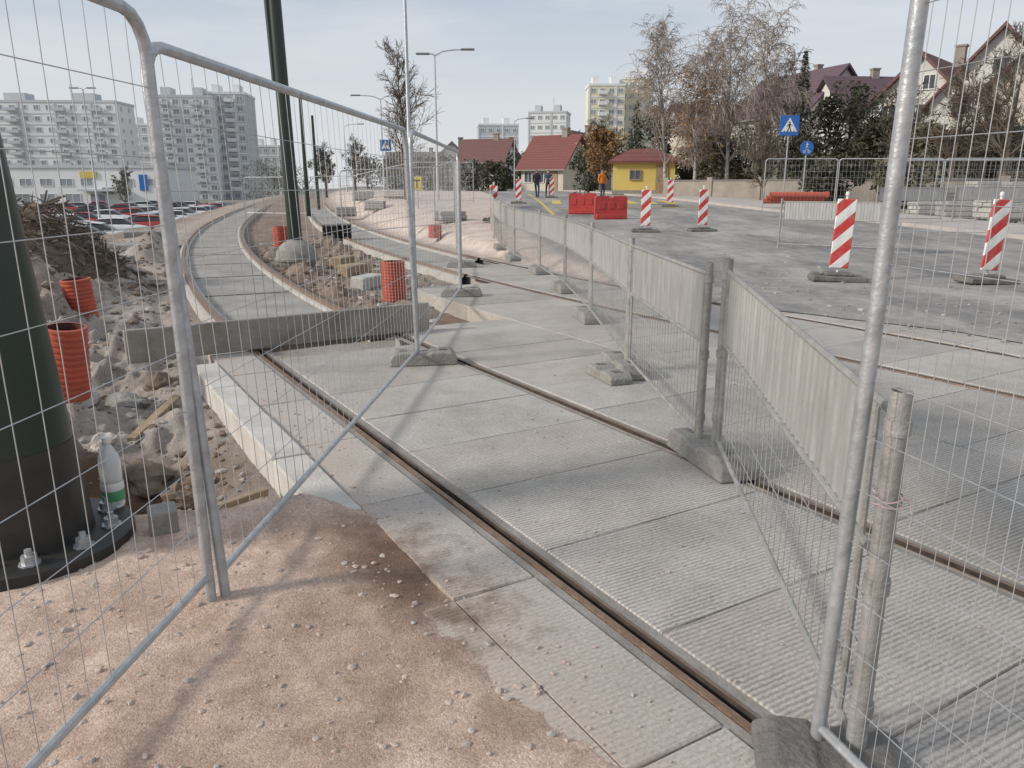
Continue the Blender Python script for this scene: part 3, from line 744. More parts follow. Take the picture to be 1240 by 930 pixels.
def street_lamp(p, H, label, arms, r=.085, mname='galv', group='street lamps'):
    t = thing('street_lamp', label, 'street lamp', p, 0, group)
    b = MB(); b.tube([(0, 0, 0), (0, 0, 1.2), (0, 0, 1.25), (0, 0, H)], [r*1.25, r*1.2, r, r*.55], 12); b.build('pole', M[mname], t, True)
    for ax, az in arms:
        b = MB(); b.tube([(0, 0, H-.1), (ax*.3, 0, H+az*.6), (ax*.7, 0, H+az*.95), (ax, 0, H+az)], .035, 8); b.build('arm', M[mname], t, True)
        b = MB(); s = 1 if ax > 0 else -1
        b.box((ax+s*.3, 0, H+az+.01), (.75, .26, .10), bev=.035); b.build('lamp_head', M['lamphead'], t)
    return t
p = GP(499, 277); street_lamp((p.x, p.y, p.z), 10.5, 'slim grey lamp pole rising out of the top of the picture', [(1.3, .15)], .075)
q = VP(530, 225, 45); street_lamp((q.x, q.y, .4), 8.1, 'grey street lamp with long arm over the road and a short one behind', [(1.5, .22), (-.35, 0)], .07)
q = VP(465, 225, 62); street_lamp((q.x, q.y, 0), 8.0, 'distant street lamp with arm pointing left over the tram site', [(-1.6, .2), (1.2, .2)], .07)
q = VP(420, 225, 90); street_lamp((q.x, q.y, 0), 8.0, 'farthest street lamp seen between the dark masts and bare tree', [(1.6, .2)], .08)
q = VP(118, 245, 70); street_lamp((q.x, q.y, -2.4), 12.0, 'tall lamp over the parking lot in front of the left apartment block', [(.45, .05), (-.45, .05)], .10)
q = VP(623, 225, 80); street_lamp((q.x, q.y, 1), 6.8, 'distant street lamp behind the walking people', [(1.2, .2)], .06)

# ------------------------------------------------------------------ signs
def poly_plate(b, pts, y, mi): b.add([(x, y, z) for x, z in pts], [tuple(range(len(pts)))], mi)
def walker(b, s, y, mi, cz=0):
    poly_plate(b, [(.06*s*math.cos(a), cz+.33*s+.06*s*math.sin(a)) for a in [i*PI/5 for i in range(10)]], y, mi)
    poly_plate(b, [(-.07*s, cz+.25*s), (.07*s, cz+.25*s), (.06*s, cz-.02*s), (-.06*s, cz-.02*s)], y, mi)
    poly_plate(b, [(-.055*s, cz-.03*s), (.01*s, cz-.03*s), (-.12*s, cz-.34*s), (-.19*s, cz-.32*s)], y, mi)
    poly_plate(b, [(.0*s, cz-.03*s), (.06*s, cz-.03*s), (.17*s, cz-.32*s), (.10*s, cz-.34*s)], y, mi)
    poly_plate(b, [(-.06*s, cz+.24*s), (-.03*s, cz+.19*s), (-.18*s, cz+.02*s), (-.21*s, cz+.05*s)], y, mi)
    poly_plate(b, [(.04*s, cz+.24*s), (.06*s, cz+.18*s), (.2*s, cz+.06*s), (.22*s, cz+.10*s)], y, mi)
def cross_sign(p, H, S, label, rz=0):
    t = thing('crossing_sign', label, 'road sign', p, rz, 'pedestrian crossing signs')
    b = MB(); b.tube([(0, .03, 0), (0, .03, H+S/2)], .03, 8); b.build('pole', M['galv'], t, True)
    b = MB(); b.box((0, 0, H), (S, .02, S), bev=.005); b.build('plate', M['blue'], t)
    b = MB(); k = S*.43
    poly_plate(b, [(-k*.97, H-k*.72), (k*.97, H-k*.72), (0, H+k*.92)], -.013, 0)
    b.build('triangle', M['white'], t, recalc=False)
    b = MB(); walker(b, S*.72, -.016, 0, H-S*.08)
    for i in range(4): poly_plate(b, [(-k*.7+i*k*.4, H-k*.70), (-k*.52+i*k*.4, H-k*.70), (-k*.48+i*k*.38, H-k*.60), (-k*.62+i*k*.38, H-k*.60)], -.016, 0)
    b.build('pictogram', M['black'], t, recalc=False)
q = VP(956, 152, 33); cross_sign((q.x, q.y, float(gz(q.x, q.y))), q.z-float(gz(q.x, q.y)), .78, 'blue square pedestrian crossing sign with white triangle, right of the birches')
q = VP(467, 176, 48); cross_sign((q.x, q.y, 0), q.z, .65, 'small distant blue crossing sign in front of the bare tree')
q = VP(977, 179, 34); z0 = float(gz(q.x, q.y))
t = thing('round_sign', 'round blue path sign with white pictograms right of the crossing sign', 'road sign', (q.x, q.y, z0))
H = q.z-z0; rs = .80
b = MB(); b.tube([(0, .03, 0), (0, .03, H+.25)], .03, 8); b.build('pole', M['galv'], t, True)
SS = Matrix.Translation((0, 0, H))@Matrix.Scale(rs, 4)
b = MB(); b.x = SS@Matrix.Rotation(PI/2, 4, 'X'); b.lathe([(0, -.01), (.36, -.01), (.36, .012), (0, .012)], 28); b.build('plate', M['blue'], t, True)
b = MB(); b.x = SS; walker(b, .42, -.02, 0, .12)
for s in (-1, 1): b.add([(s*.12+.07*k*math.cos(a), -.02, -.2+.07*k*math.sin(a)) for k in (1, .7) for a in [i*PI/6 for i in range(12)]], [(i, (i+1) % 12, 12+(i+1) % 12, 12+i) for i in range(12)])
poly_plate(b, [(-.12, -.2), (-.10, -.19), (.0, -.08), (-.02, -.07)], -.02, 0); poly_plate(b, [(-.02, -.09), (.10, -.09), (.13, -.2), (.11, -.2), (.085, -.11), (-.02, -.11)], -.02, 0)
b.build('pictogram', M['white'], t, recalc=False)
q = VP(505, 222, 36); z0 = 0
t = thing('yellow_sign', 'yellow rectangular site sign on a post near the slim lamp pole', 'road sign', (q.x, q.y, 0))
b = MB(); b.tube([(0, .03, 0), (0, .03, 2.0)], .03, 8); b.build('post', M['galv'], t, True)
b = MB(); b.box((0, 0, q.z), (.42, .02, .6), bev=.005); b.build('plate', M['yellow'], t)
b = MB(); poly_plate(b, [(-.14, q.z+.1), (.14, q.z+.1), (.14, q.z+.16), (-.14, q.z+.16)], -.013, 0); poly_plate(b, [(-.03, q.z-.2), (.03, q.z-.2), (.03, q.z+.1), (-.03, q.z+.1)], -.013, 0); b.build('symbol', M['black'], t, recalc=False)

# ------------------------------------------------------------------ site things on the left
def corr_pipe(p, r, H, label, rot=(0, 0, 0)):
    b = MB(); prof = []; n = int(H/.045)
    for i in range(n): z = H*i/n; prof += [(r, z), (r, z+H/n*.35), (r*1.09, z+H/n*.45), (r*1.09, z+H/n*.9)]
    prof += [(r, H), (r*.92, H)]
    t = thing('drain_pipe', label, 'pipe', p, 0, 'orange corrugated pipes'); t.rotation_euler = rot
    b.lathe(prof, 24); b.build('corrugated_shell', M['pipe'], t, True)
    b = MB(); b.lathe([(r*.91, H), (r*.90, 0.02), (0, .02)], 24); b.build('lining', M['pipein'], t, True)
def G2(px, py, dz=0):
    p = GP(px, py, dz); z = float(ground_z(np.array([p.x]), np.array([p.y]))[0]); return Vector((p.x, p.y, z))
p = GP(102, 384, 0); corr_pipe((p.x, p.y, -.05), .155, .52, 'orange corrugated pipe standing upright on the dirt, upper of the two at left', (.05, -.06, 0))
p = GP(84, 470, 0); corr_pipe((p.x, p.y, -.08), .14, .58, 'orange corrugated pipe standing beside the thick mast, lower of the two at left', (.05, .10, 0))
p = GP(477, 349, 0); corr_pipe((p.x, p.y, -.2), .17, .62, 'short orange corrugated pipe between the tracks beside the mesh fence')
p = GP(341, 294, 0); corr_pipe((p.x, p.y, -.1), .2, .55, 'distant orange corrugated pipe left of the tall mast base')
p = GP(527, 283, 0); corr_pipe((p.x, p.y, -.05), .2, .4, 'small orange corrugated pipe beyond the fence near the slim lamp pole')
for i in range(3):
    q = VP(925+i*4, 236-i*3, 33.5-i*.3)
    b = MB(); z = float(gz(q.x, q.y))+.28+.14*i
    b.x = Matrix.Translation((q.x, q.y, z+.12))@Matrix.Rotation(PI/2, 4, 'Y')@Matrix.Rotation(.1, 4, 'X')
    b.lathe([(.11, 0), (.11, 2.2), (.13, 2.2), (.13, 2.35), (.10, 2.35), (.10, 2.2), (.095, 0), (.11, 0)], 14)
    tag(b.build('drain_pipe', M['pipe'], smooth=True), 'smooth orange pipe lying behind the far fence, %s from the bottom' % ORD[i], 'pipe', 'orange pipes behind the far fence')
def plank(a, c, w, h, label, m='woodold', cat='plank', name='plank', lift=0):
    a = Vector(a); c = Vector(c); d = c-a; L = d.length
    b = MB(); rz = math.atan2(d.y, d.x); t = math.asin(d.z/L)
    b.box((0, 0, 0), (L, w, h), bev=min(w, h)*.12)
    o = b.build(name, M[m]); o.location = (a+c)/2+Vector((0, 0, lift)); o.rotation_euler = (0, -t, rz)
    return tag(o, label, cat)
plank((-3.42, 6.66, .17), (-.93, 8.42, .16), .06, .30, 'long weathered grey board standing on edge across the end of the slabs')
plank((-2.62, 7.35, .02), (-1.05, 8.5, .02), .12, .14, 'shorter grey beam lying behind the long edge board')
p = G2(258, 600); p2 = G2(320, 573); plank((p.x, p.y, p.z+.05), (p2.x, p2.y, p2.z+.06), .05, .035, 'short pale wooden stake lying in the trench', 'wood')
p = G2(155, 497); p2 = G2(212, 464); plank((p.x, p.y, p.z+.05), (p2.x, p2.y, p2.z+.10), .07, .03, 'short wooden slat lying on the dirt mound', 'wood')
p = G2(100, 405); p2 = G2(185, 408); plank((p.x, p.y, p.z+.08), (p2.x, p2.y, p2.z+.08), .03, .03, 'thin wooden lath lying on the dirt behind the lower pipe', 'wood')
p = G2(128, 352); p2 = G2(178, 340); plank((p.x, p.y, p.z+.08), (p2.x, p2.y, p2.z+.08), .10, .04, 'grey plank lying on the dirt right of the upper pipe')
def block(px, py, sz, rz, label, m='concrete', lift=0, name='concrete_block', cat='concrete block', grp=None, tilt=0):
    p = G2(px, py); b = MB(); b.box((0, 0, 0), sz, bev=min(sz)*.08)
    o = b.build(name, M[m]); o.location = (p.x, p.y, p.z+sz[2]/2+lift); o.rotation_euler = (tilt, 0, rz)
    return tag(o, label, cat, grp)
def lump(px, py, s, label, m='stone', seed=1):
    p = G2(px, py); bm = bmesh.new(); bmesh.ops.create_icosphere(bm, subdivisions=3, radius=1)
    for v in bm.verts:
        n = float(fbm(np.array(v.co.x*1.7+seed*3), np.array(v.co.y*1.7+v.co.z*2.3+seed), 3))
        v.co = Vector((v.co.x*s[0], v.co.y*s[1], v.co.z*s[2]))*(.55+.9*n)
    me = bpy.data.meshes.new('rock'); bm.to_mesh(me); bm.free(); me.materials.append(M[m])
    o = bpy.data.objects.new('rock', me); C.objects.link(o); o.location = (p.x, p.y, p.z+s[2]*.3); o.rotation_euler = (.2, .3, seed)
    return tag(o, label, 'rock')
block(200, 650, (.12, .10, .12), .5, 'small broken concrete block beside the mast flange', tilt=.15)
lump(150, 455, (.24, .18, .13), 'rough broken concrete lump on the dirt left of the board end', 'concrete', 2)
lump(122, 500, (.12, .10, .09), 'grey rock on the dirt above the bottle', 'stone', 3)
lump(96, 452, (.16, .12, .10), 'pale rock beside the lower orange pipe', 'stone', 4)
lump(190, 440, (.14, .12, .09), 'brown clod just left of the edge board', 'earth', 5)
lump(170, 520, (.16, .13, .10), 'brown clod on the trench bank below the wooden slat', 'earth', 6)
lump(215, 545, (.12, .10, .07), 'brown clod beside the white kerb in the trench', 'earth', 7)
for i, (px, py) in enumerate([(400, 287), (417, 286)]):
    p = GP(px, py); t = thing('black_box', 'black plastic manhole box on the tram site, %s of the pair' % ('left' if i == 0 else 'right'), 'box', (p.x, p.y, -.1), .2, 'black boxes')
    b = MB(); b.box((0, 0, .22), (.44, .5, .44), bev=.02)
    for z in (.1, .22, .34): b.box((0, 0, z), (.47, .53, .03), bev=.005)
    b.build('body', M['black'], t); b = MB(); b.box((0, 0, .46), (.48, .54, .05), bev=.012); b.build('lid', M['rubber'], t)
def kerb_stack(px, py, n, m, rz, label, L=1.0, m2='sand', dz=0, s=1.0):
    p = GP(px, py); p.z += dz
    t = thing('kerbstone_stack', label, 'stack of kerbstones', p, rz, 'stacks of kerbstones'); t.scale = (s, s, s)
    b = MB()
    for y in (-.3, .3): b.box((0, y, .03), (L, .1, .06), bev=.01)
    b.box((0, 0, .08), (L, .75, .035), bev=.005)
    b.build('pallet', M['woodold'], t)
    for k in range(n):
        for j in range(m):
            b = MB(); b.box((rnd.uniform(-.03, .03), (j-(m-1)/2)*.17, .1+.13*(k+.5)), (L, .155, .12), bev=.012); b.build('kerbstone', M[m2], t)
kerb_stack(420, 262, 3, 4, .2, 'stack of kerbstones on a pallet left on the tram site'); kerb_stack(455, 255, 3, 4, -.1, 'stack of kerbstones on the tram site nearer the lamp pole')
kerb_stack(545, 268, 2, 4, .5, 'low stack of kerbstones beyond the walkway fence')
kerb_stack(440, 243, 4, 4, .3, 'far stack of kerbstones left of the yellow site sign', L=1.4, m2='concrete_light')
kerb_stack(480, 240, 3, 5, -.2, 'far stack of kerbstones right behind the slim lamp pole', L=1.4, m2='concrete_light')
for i, (px, py, n, s) in enumerate([(1122, 262, 3, 1.1), (1162, 266, 3, 1.3), (1210, 268, 4, 1.3), (1150, 252, 5, 1.3), (1190, 250, 6, 1.3), (1235, 252, 6, 1.3)]):
    kerb_stack(px, py, n, 4, .1*(-1)**i, 'stack of pale kerbstones behind the striped boards, %s from the left in the %s row' % (ORD[i % 3], 'front' if i < 3 else 'back'), m2='concrete_light' if i % 2 == 0 else 'sand', s=s, L=1.1)
def pallets(px, py, n, rz, label):
    p = GP(px, py); t = thing('pallet_stack', label, 'pallets', p, rz, 'wooden pallet stacks')
    for k in range(n):
        b = MB(); z = k*.145
        for y in (-.35, 0, .35): b.box((0, y, z+.011), (1.2, .1, .02))
        for x in (-.52, 0, .52):
            for y in (-.35, 0, .35): b.box((x, y, z+.062), (.14, .1, .078))
        for x in (-.54, -.27, 0, .27, .54): b.box((x, 0, z+.114), (.12, .8, .022))
        b.build('pallet', M['woodold' if k % 2 else 'wood'], t)
pallets(1135, 244, 8, .1, 'tall stack of wooden pallets behind the far fence, left one'); pallets(1222, 243, 10, -.1, 'taller stack of wooden pallets behind the far fence, right one'); pallets(1185, 243, 6, .2, 'low stack of wooden pallets between the two taller stacks')
for i, (px, py, sx) in enumerate([(150, 300, 1.4), (128, 312, 1.1), (178, 292, 1.2)]):
    block(px, py, (sx, .5, .3), .2*i, 'grey concrete slab piece lying beyond the dirt mound, %s from the left' % ORD[[1, 0, 2][i]], tilt=.05)
for i, (px, py) in enumerate([(428, 322), (445, 335), (415, 310)]):
    block(px, py, (.7, .28, .25), 1.1+.1*i, 'pale concrete block between the tracks, %s from the camera' % ORD[[1, 0, 2][i]], 'wood' if i != 1 else 'concrete_light', lift=-.03, tilt=.06)
# root heap
q = GP(58, 342); z0 = float(gz(q.x, q.y)); rg = random.Random(4)
t = thing('root_heap', 'tall brown heap of earth, roots and branches at the left edge', 'root heap', (q.x, q.y, z0-.1))
RX, RY, RH = 1.45, 1.2, 1.6
b = MB(); K = 30; vs = []
for i in range(K):
    for j in range(K):
        u = (i/(K-1)*2-1); v = (j/(K-1)*2-1); r2 = min(1, math.hypot(u, v))
        n = float(fbm(np.array(u*3+9), np.array(v*3+4), 4))
        vs.append((u*RX, v*RY, RH*.72*(1-r2**1.7)*(.45+1.0*n)))
b.add(vs, [(i*K+j, (i+1)*K+j, (i+1)*K+j+1, i*K+j+1) for i in range(K-1) for j in range(K-1)])
b.build('earth', M['earth'], t, recalc=False)
b = MB()
for i in range(1100):
    a = rg.uniform(0, 6.28); rr = rg.random()**.55
    x = rr*RX*math.cos(a); y = rr*RY*math.sin(a); z = (1-rr**1.7)*RH*rg.uniform(.6, .95)
    d = Vector((rg.uniform(-1, 1), rg.uniform(-1, 1), rg.uniform(-.6, .7))).normalized()*rg.uniform(.15, .6)
    c = Vector((x, y, z)); r = rg.choice((.006, .008, .012, .02))
    b.tube([c-d*.5, c+Vector((rg.uniform(-.07, .07), rg.uniform(-.05, .05), rg.uniform(-.07, .07))), c+d*.5], [r, r*.8, r*.3], 4, rg.choice((0, 0, 1)))
o = b.build('branches', [M['bark'], M['twig']], t)
# bottle
t = thing('bottle', 'clear plastic bottle with green and white label standing beside the thick mast', 'bottle', (-1.89, 3.40, .075), .3); t.scale = (1.12, 1.12, 1.08)
b = MB(); b.lathe([(0, 0), (.036, 0), (.043, .012), (.043, .10), (.041, .105), (.041, .11), (.043, .115), (.044, .20), (.040, .23), (.020, .275), (.013, .285), (.013, .30)], 20); b.build('body', M['bottle'], t, True)
b = MB(); b.lathe([(.0165, .295), (.0165, .318), (0, .320)], 14); b.build('cap', M['white'], t, True)
b = MB(); b.lathe([(.0448, .035), (.0452, .04), (.0452, .075), (.0448, .08)], 20); b.build('label', M['bottlegreen'], t, True)
b = MB(); b.lathe([(.0447, .081), (.0455, .083), (.0455, .115), (.0447, .117)], 20); b.build('label_band', M['white'], t, True)

# ------------------------------------------------------------------ buildings
_wm = {}
def window_mesh(w, h, far=False, fm='white'):
    k = (w, h, far, fm)
    if k not in _wm:
        b = MB(); f = .07 if not far else .12
        b.box((0, -.03, 0), (w-2*f, .02, h-2*f), mi=1)
        b.box((0, -.05, h/2-f/2), (w, .08, f)); b.box((0, -.05, -h/2+f/2), (w, .10, f))
        b.box((-w/2+f/2, -.05, 0), (f, .08, h-2*f)); b.box((w/2-f/2, -.05, 0), (f, .08, h-2*f)); b.box((0, -.05, 0), (f*.8, .06, h-2*f))
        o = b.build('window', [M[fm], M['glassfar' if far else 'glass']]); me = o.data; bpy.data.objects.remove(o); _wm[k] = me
    return _wm[k]
def window(parent, x, y, z, w, h, rz=0, far=False, fm='white'):
    o = bpy.data.objects.new('window', window_mesh(w, h, far, fm)); C.objects.link(o); o.parent = parent; o.location = (x, y, z); o.rotation_euler = (0, 0, rz); return o
def apartment(label, x, y, z0, rz, w, d, h, floors, cols, wallm, side, balc=(), name='apartment_block', ww=1.7, wh=1.5):
    t = thing(name, label, 'building', (x, y, z0), rz, 'apartment blocks')
    b = MB(); b.box((0, d/2, h/2), (w, d, h)); b.box((0, d/2, h+.35), (w+.4, d+.4, .7), mi=1)
    fh = h/floors
    for k in range(1, floors): b.box((0, -.04, k*fh), (w, .08, .35), mi=1)
    for k in range(0, cols+1, 3): b.box((-w/2+w*k/cols*.998+.01, -.10, h/2), (.6, .16, h*.99), mi=1)
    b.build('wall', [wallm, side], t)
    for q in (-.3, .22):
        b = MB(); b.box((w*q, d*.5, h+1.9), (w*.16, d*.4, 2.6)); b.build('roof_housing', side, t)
    b = MB(); b.tube([(w*.1, d*.5, h+.6), (w*.1, d*.5, h+6)], .12, 5); b.build('antenna', side, t)
    cw = w/cols
    for k in range(floors):
        for c in range(cols):
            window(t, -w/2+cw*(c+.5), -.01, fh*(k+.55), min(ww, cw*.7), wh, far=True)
    if balc:
        b = MB(); b.box((0, -.75, -.55), (cw*.92, 1.5, .18)); b.box((0, -1.45, -.05), (cw*.92, .1, .95)); b.box((-cw*.45, -.75, -.05), (.1, 1.4, .95)); b.box((cw*.45, -.75, -.05), (.1, 1.4, .95))
        o = b.build('balcony', side); me = o.data; bpy.data.objects.remove(o)
        for k in range(1, floors):
            for c in balc:
                o = bpy.data.objects.new('balcony', me); C.objects.link(o); o.parent = t; o.location = (-w/2+cw*(c+.5), -.08, fh*(k+.4))
    for k in range(floors):
        window(t, w/2+.01, d*.3, fh*(k+.55), 1.3, wh, PI/2, True)
        window(t, w/2+.01, d*.7, fh*(k+.55), 1.3, wh, PI/2, True)
    return t
def place_at(px, D): u = (px-620)/FPX; return u*D*math.cos(PITCH)*1.0
def topz(py, D): return VP(620, py, D).z
D = 230
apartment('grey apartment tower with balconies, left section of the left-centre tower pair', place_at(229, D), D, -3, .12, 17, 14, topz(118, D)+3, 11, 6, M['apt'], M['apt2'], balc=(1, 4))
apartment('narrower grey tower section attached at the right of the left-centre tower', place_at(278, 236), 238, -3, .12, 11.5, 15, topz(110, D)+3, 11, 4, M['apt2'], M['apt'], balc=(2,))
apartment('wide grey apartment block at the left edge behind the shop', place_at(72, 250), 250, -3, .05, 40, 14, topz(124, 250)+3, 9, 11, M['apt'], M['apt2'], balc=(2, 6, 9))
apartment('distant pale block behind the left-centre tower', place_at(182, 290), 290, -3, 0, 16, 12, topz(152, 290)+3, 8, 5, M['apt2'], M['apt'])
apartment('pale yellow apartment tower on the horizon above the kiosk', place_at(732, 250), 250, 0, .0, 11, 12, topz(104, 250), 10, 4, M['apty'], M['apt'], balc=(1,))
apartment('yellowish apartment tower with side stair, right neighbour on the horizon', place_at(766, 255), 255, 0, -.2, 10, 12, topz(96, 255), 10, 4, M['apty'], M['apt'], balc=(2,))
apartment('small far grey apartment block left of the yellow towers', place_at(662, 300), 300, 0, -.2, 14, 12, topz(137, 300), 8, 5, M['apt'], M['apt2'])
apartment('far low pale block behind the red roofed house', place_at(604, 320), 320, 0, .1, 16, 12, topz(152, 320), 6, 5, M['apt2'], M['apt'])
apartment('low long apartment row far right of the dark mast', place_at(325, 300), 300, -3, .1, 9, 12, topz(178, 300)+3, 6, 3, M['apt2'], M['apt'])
D = 165; t = thing('shop_building', 'low white shop with blue band and yellow sign behind the parking lot', 'building', (place_at(85, D), D, -2.6), .05)
hh = topz(203, D)+2.6
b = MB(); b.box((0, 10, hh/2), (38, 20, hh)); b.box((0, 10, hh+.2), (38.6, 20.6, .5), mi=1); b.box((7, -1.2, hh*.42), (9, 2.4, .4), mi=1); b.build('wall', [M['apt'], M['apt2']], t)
for i in range(9): window(t, -17+i*4.1, -.02, hh*.62 if i != 6 else hh*.4, 2.6, 1.6, far=True)
for i in range(5): window(t, -15+i*5.1, -.02, 1.6, 3.2, 2.0, far=True)
b = MB(); b.box((4, -.15, hh*.82), (3.4, .25, 1.3), bev=.03); b.build('shop_sign', M['yellow'], t)
b = MB(); b.box((15, -.15, hh*.62), (1.6, .25, 3.2), bev=.03); b.build('blue_panel', M['blue'], t)

def house(label, x, y, z0, rz, w, d, h, rh, wallm, roofm, wins=(), gable='front', chim=True, name='house', ov=.5, door=True):
    t = thing(name, label, 'house', (x, y, z0), rz, 'houses')
    b = MB(); SW = Matrix(((0, 1, 0, -w/2), (1, 0, 0, d/2), (0, 0, 1, 0), (0, 0, 0, 1)))
    if gable == 'front': b.prism([(-w/2, 0), (w/2, 0), (w/2, h), (0, h+rh), (-w/2, h)], 0, d)
    else:
        b.x = SW; b.prism([(-d/2, 0), (d/2, 0), (d/2, h), (0, h+rh), (-d/2, h)], 0, w)
    b.build('wall', wallm, t)
    b = MB(); W = w if gable == 'front' else d; Ld = d if gable == 'front' else w
    sl = rh/(W/2)
    if gable != 'front': b.x = SW
    e = W/2+ov; th = .22
    prof = [(-e, h-ov*sl+.02), (0, h+rh+.02), (e, h-ov*sl+.02), (e, h-ov*sl+th), (0, h+rh+th+.1), (-e, h-ov*sl+th)]
    b.prism(prof, -ov, Ld+ov)
    r = b.build('roof', roofm, t)
    if chim:
        b = MB(); cx, cy = (w*.18, d*.45) if gable == 'front' else (w*.2, d*.5)
        b.box((cx, cy, h+rh+.2), (.7, .6, 1.5)); b.box((cx, cy, h+rh+1.0), (.85, .75, .15)); c = b.build('chimney', M['wallbeige'], r)
    if gable == 'front' and w >= 8:
        for yy_ in (d*.3, d*.65):
            b = MB(); ang = math.atan(sl); xx = W*.27
            b.box((xx, yy_, h+rh-xx*sl+th+.12), (1.1, .8, .08), rot=Matrix.Rotation(ang, 3, 'Y'), bev=.02); b.build('roof_light', M['glass'], r)
    for a in wins:
        if len(a) == 4: window(t, a[0], -.01, a[1], a[2], a[3])
        else: window(t, -w/2-.01 if a[4] < 0 else w/2+.01, a[0], a[1], a[2], a[3], -PI/2 if a[4] < 0 else PI/2)
    for s in (-1, 1):
        b = MB()
        if gable != 'front': b.x = SW
        b.box((s*(e+.03), Ld/2, h-ov*sl+.05), (.14, Ld+2*ov, .16)); b.build('gutter', M['woodold'], t)
    if door:
        b = MB(); b.box((w*.28, -.04, 1.05), (1.0, .08, 2.1), bev=.01); dd = b.build('door', M['wood'], t); b = MB(); b.box((w*.28+.38, -.11, 1.0), (.05, .06, .14)); b.build('handle', M['galv'], dd)
    return t
hpos = place_at
W4 = lambda w, rows: [(dx, z, ww, hh) for z, ww, hh, dxs in rows for dx in dxs]
D = 62; house('white house with steep red gable roof at right, its gable facing left', hpos(1098, D), D, 2.7, -.75, 8.5, 9, 4.0, 4.3, M['plaster'], M['roofbrown'],
      W4(0, [(1.6, 1.4, 1.4, (-2.4, 0)), (4.2, 1.2, 1.4, (-2, 0, 2)), (6.4, .9, 1.1, (-.7, .7))])+[(2.5, 2.4, 1.4, 1.4, 1), (6, 2.4, 1.4, 1.4, 1)])
D = 56; house('white house with red roof at the right edge, seen behind the mesh panel', hpos(1190, D), D, 2.7, -.6, 8, 10, 4.6, 4.6, M['plaster'], M['roofbrown'],
      W4(0, [(1.6, 1.4, 1.4, (-2.4, 0)), (4.4, 1.3, 1.5, (-2, 0, 2)), (6.8, 1.0, 1.2, (0,))])+[(2.5, 2.4, 1.4, 1.4, 1)])
D = 50; house('large pale house cut by the right edge of the picture', hpos(1285, D), D, 3.0, -.5, 9, 9, 5.0, 4.4, M['cream'], M['roofdark'],
      W4(0, [(1.6, 1.4, 1.4, (-2.4, 0)), (4.6, 1.3, 1.5, (-2, 0, 2)), (7.0, 1.0, 1.2, (0,))]))
D = 84; house('white house with dark plum roof and gable beside the round dark tree', hpos(1010, D), D, 3.9, .35, 8.5, 13, 5.2, 4.2, M['plaster'], M['roofdark'],
      W4(0, [(1.6, 1.4, 1.4, (-2.4, 0)), (4.6, 1.2, 1.4, (-2, 0, 2)), (6.9, .9, 1.0, (0,))])+[(2.5, 2.4, 1.4, 1.4, 1)])
D = 78; house('house with long dark plum roof right of the white plum roofed gable', hpos(1058, D), D, 3.7, .1, 7, 9, 4.4, 3.8, M['plaster'], M['roofdark'], W4(0, [(4.0, 1.2, 1.4, (-2, 1))]), 'side')
D = 92; house('house with dark plum roof left of the white gable, behind the spruce', hpos(955, D), D, 3.5, -.3, 9, 10, 4.8, 4.2, M['plaster'], M['roofdark'],
      W4(0, [(1.6, 1.4, 1.4, (-2.4, 0)), (4.6, 1.2, 1.4, (-2, 0, 2))]))
D = 96; house('brown roofed house half hidden behind the birch trees', hpos(872, D), D, 2.4, .2, 9, 9, 5.0, 3.6, M['cream'], M['roofbrown'], W4(0, [(1.6, 1.4, 1.4, (-3, -1)), (4.0, 1.4, 1.4, (-3, -1, 2))]), 'side')
D = 90; house('white house with long red roof and dormer left of the yellow leaved tree', hpos(656, D), D, 1, -.6, 5.6, 6.6, 2.7, 3.2, M['cream'], M['roofred'],
      W4(0, [(1.5, 1.1, 1.2, (-1.8, -.2))])+[(3.3, 1.5, 1.1, 1.2, 1), (3.3, 4.0, 1.0, 1.1, 1)], 'side')
D = 98; house('house with grey brown gable beside the long red roof, right of it', hpos(690, D), D, 1, -.4, 6.0, 8, 3.6, 3.2, M['wallbeige'], M['roofbrown'], W4(0, [(1.5, 1.2, 1.3, (-1.6, .6)), (4.3, 1, 1.1, (0,))]))
D = 118; house('grey house with dark roof in the middle distance, leftmost of the row', hpos(548, D), D, 0, .1, 8, 9, 4.0, 3.6, M['apt2'], M['roofgrey'], W4(0, [(1.5, 1.3, 1.3, (-2.6, -.6)), (4.1, 1.2, 1.2, (-2, 0, 2))]))
D = 112; house('house with muted red roof and pale gable in the middle distance', hpos(578, D), D, 0, -.3, 7, 9, 4.0, 3.8, M['apt'], M['roofbrown'], W4(0, [(1.5, 1.3, 1.3, (-2.0, -.6)), (4.1, 1.2, 1.2, (-1.5, .5))]), 'side')
D = 125; house('pale house with brown roof between the two red roofed ones', hpos(615, D), D, 0, .2, 7.5, 9, 4.2, 3.8, M['apt'], M['roofgrey'], W4(0, [(1.5, 1.3, 1.3, (-2.6, -.6)), (4.3, 1.2, 1.2, (-2, 0, 2))]))
D = 150; house('distant house with grey roof behind the bare street tree', hpos(505, D), D, 0, .0, 12, 9, 4.2, 3.4, M['apt2'], M['roofgrey'], W4(0, [(1.5, 1.3, 1.3, (-2.6, -.6)), (4.1, 1.2, 1.2, (-2, 0, 2))]), 'side')
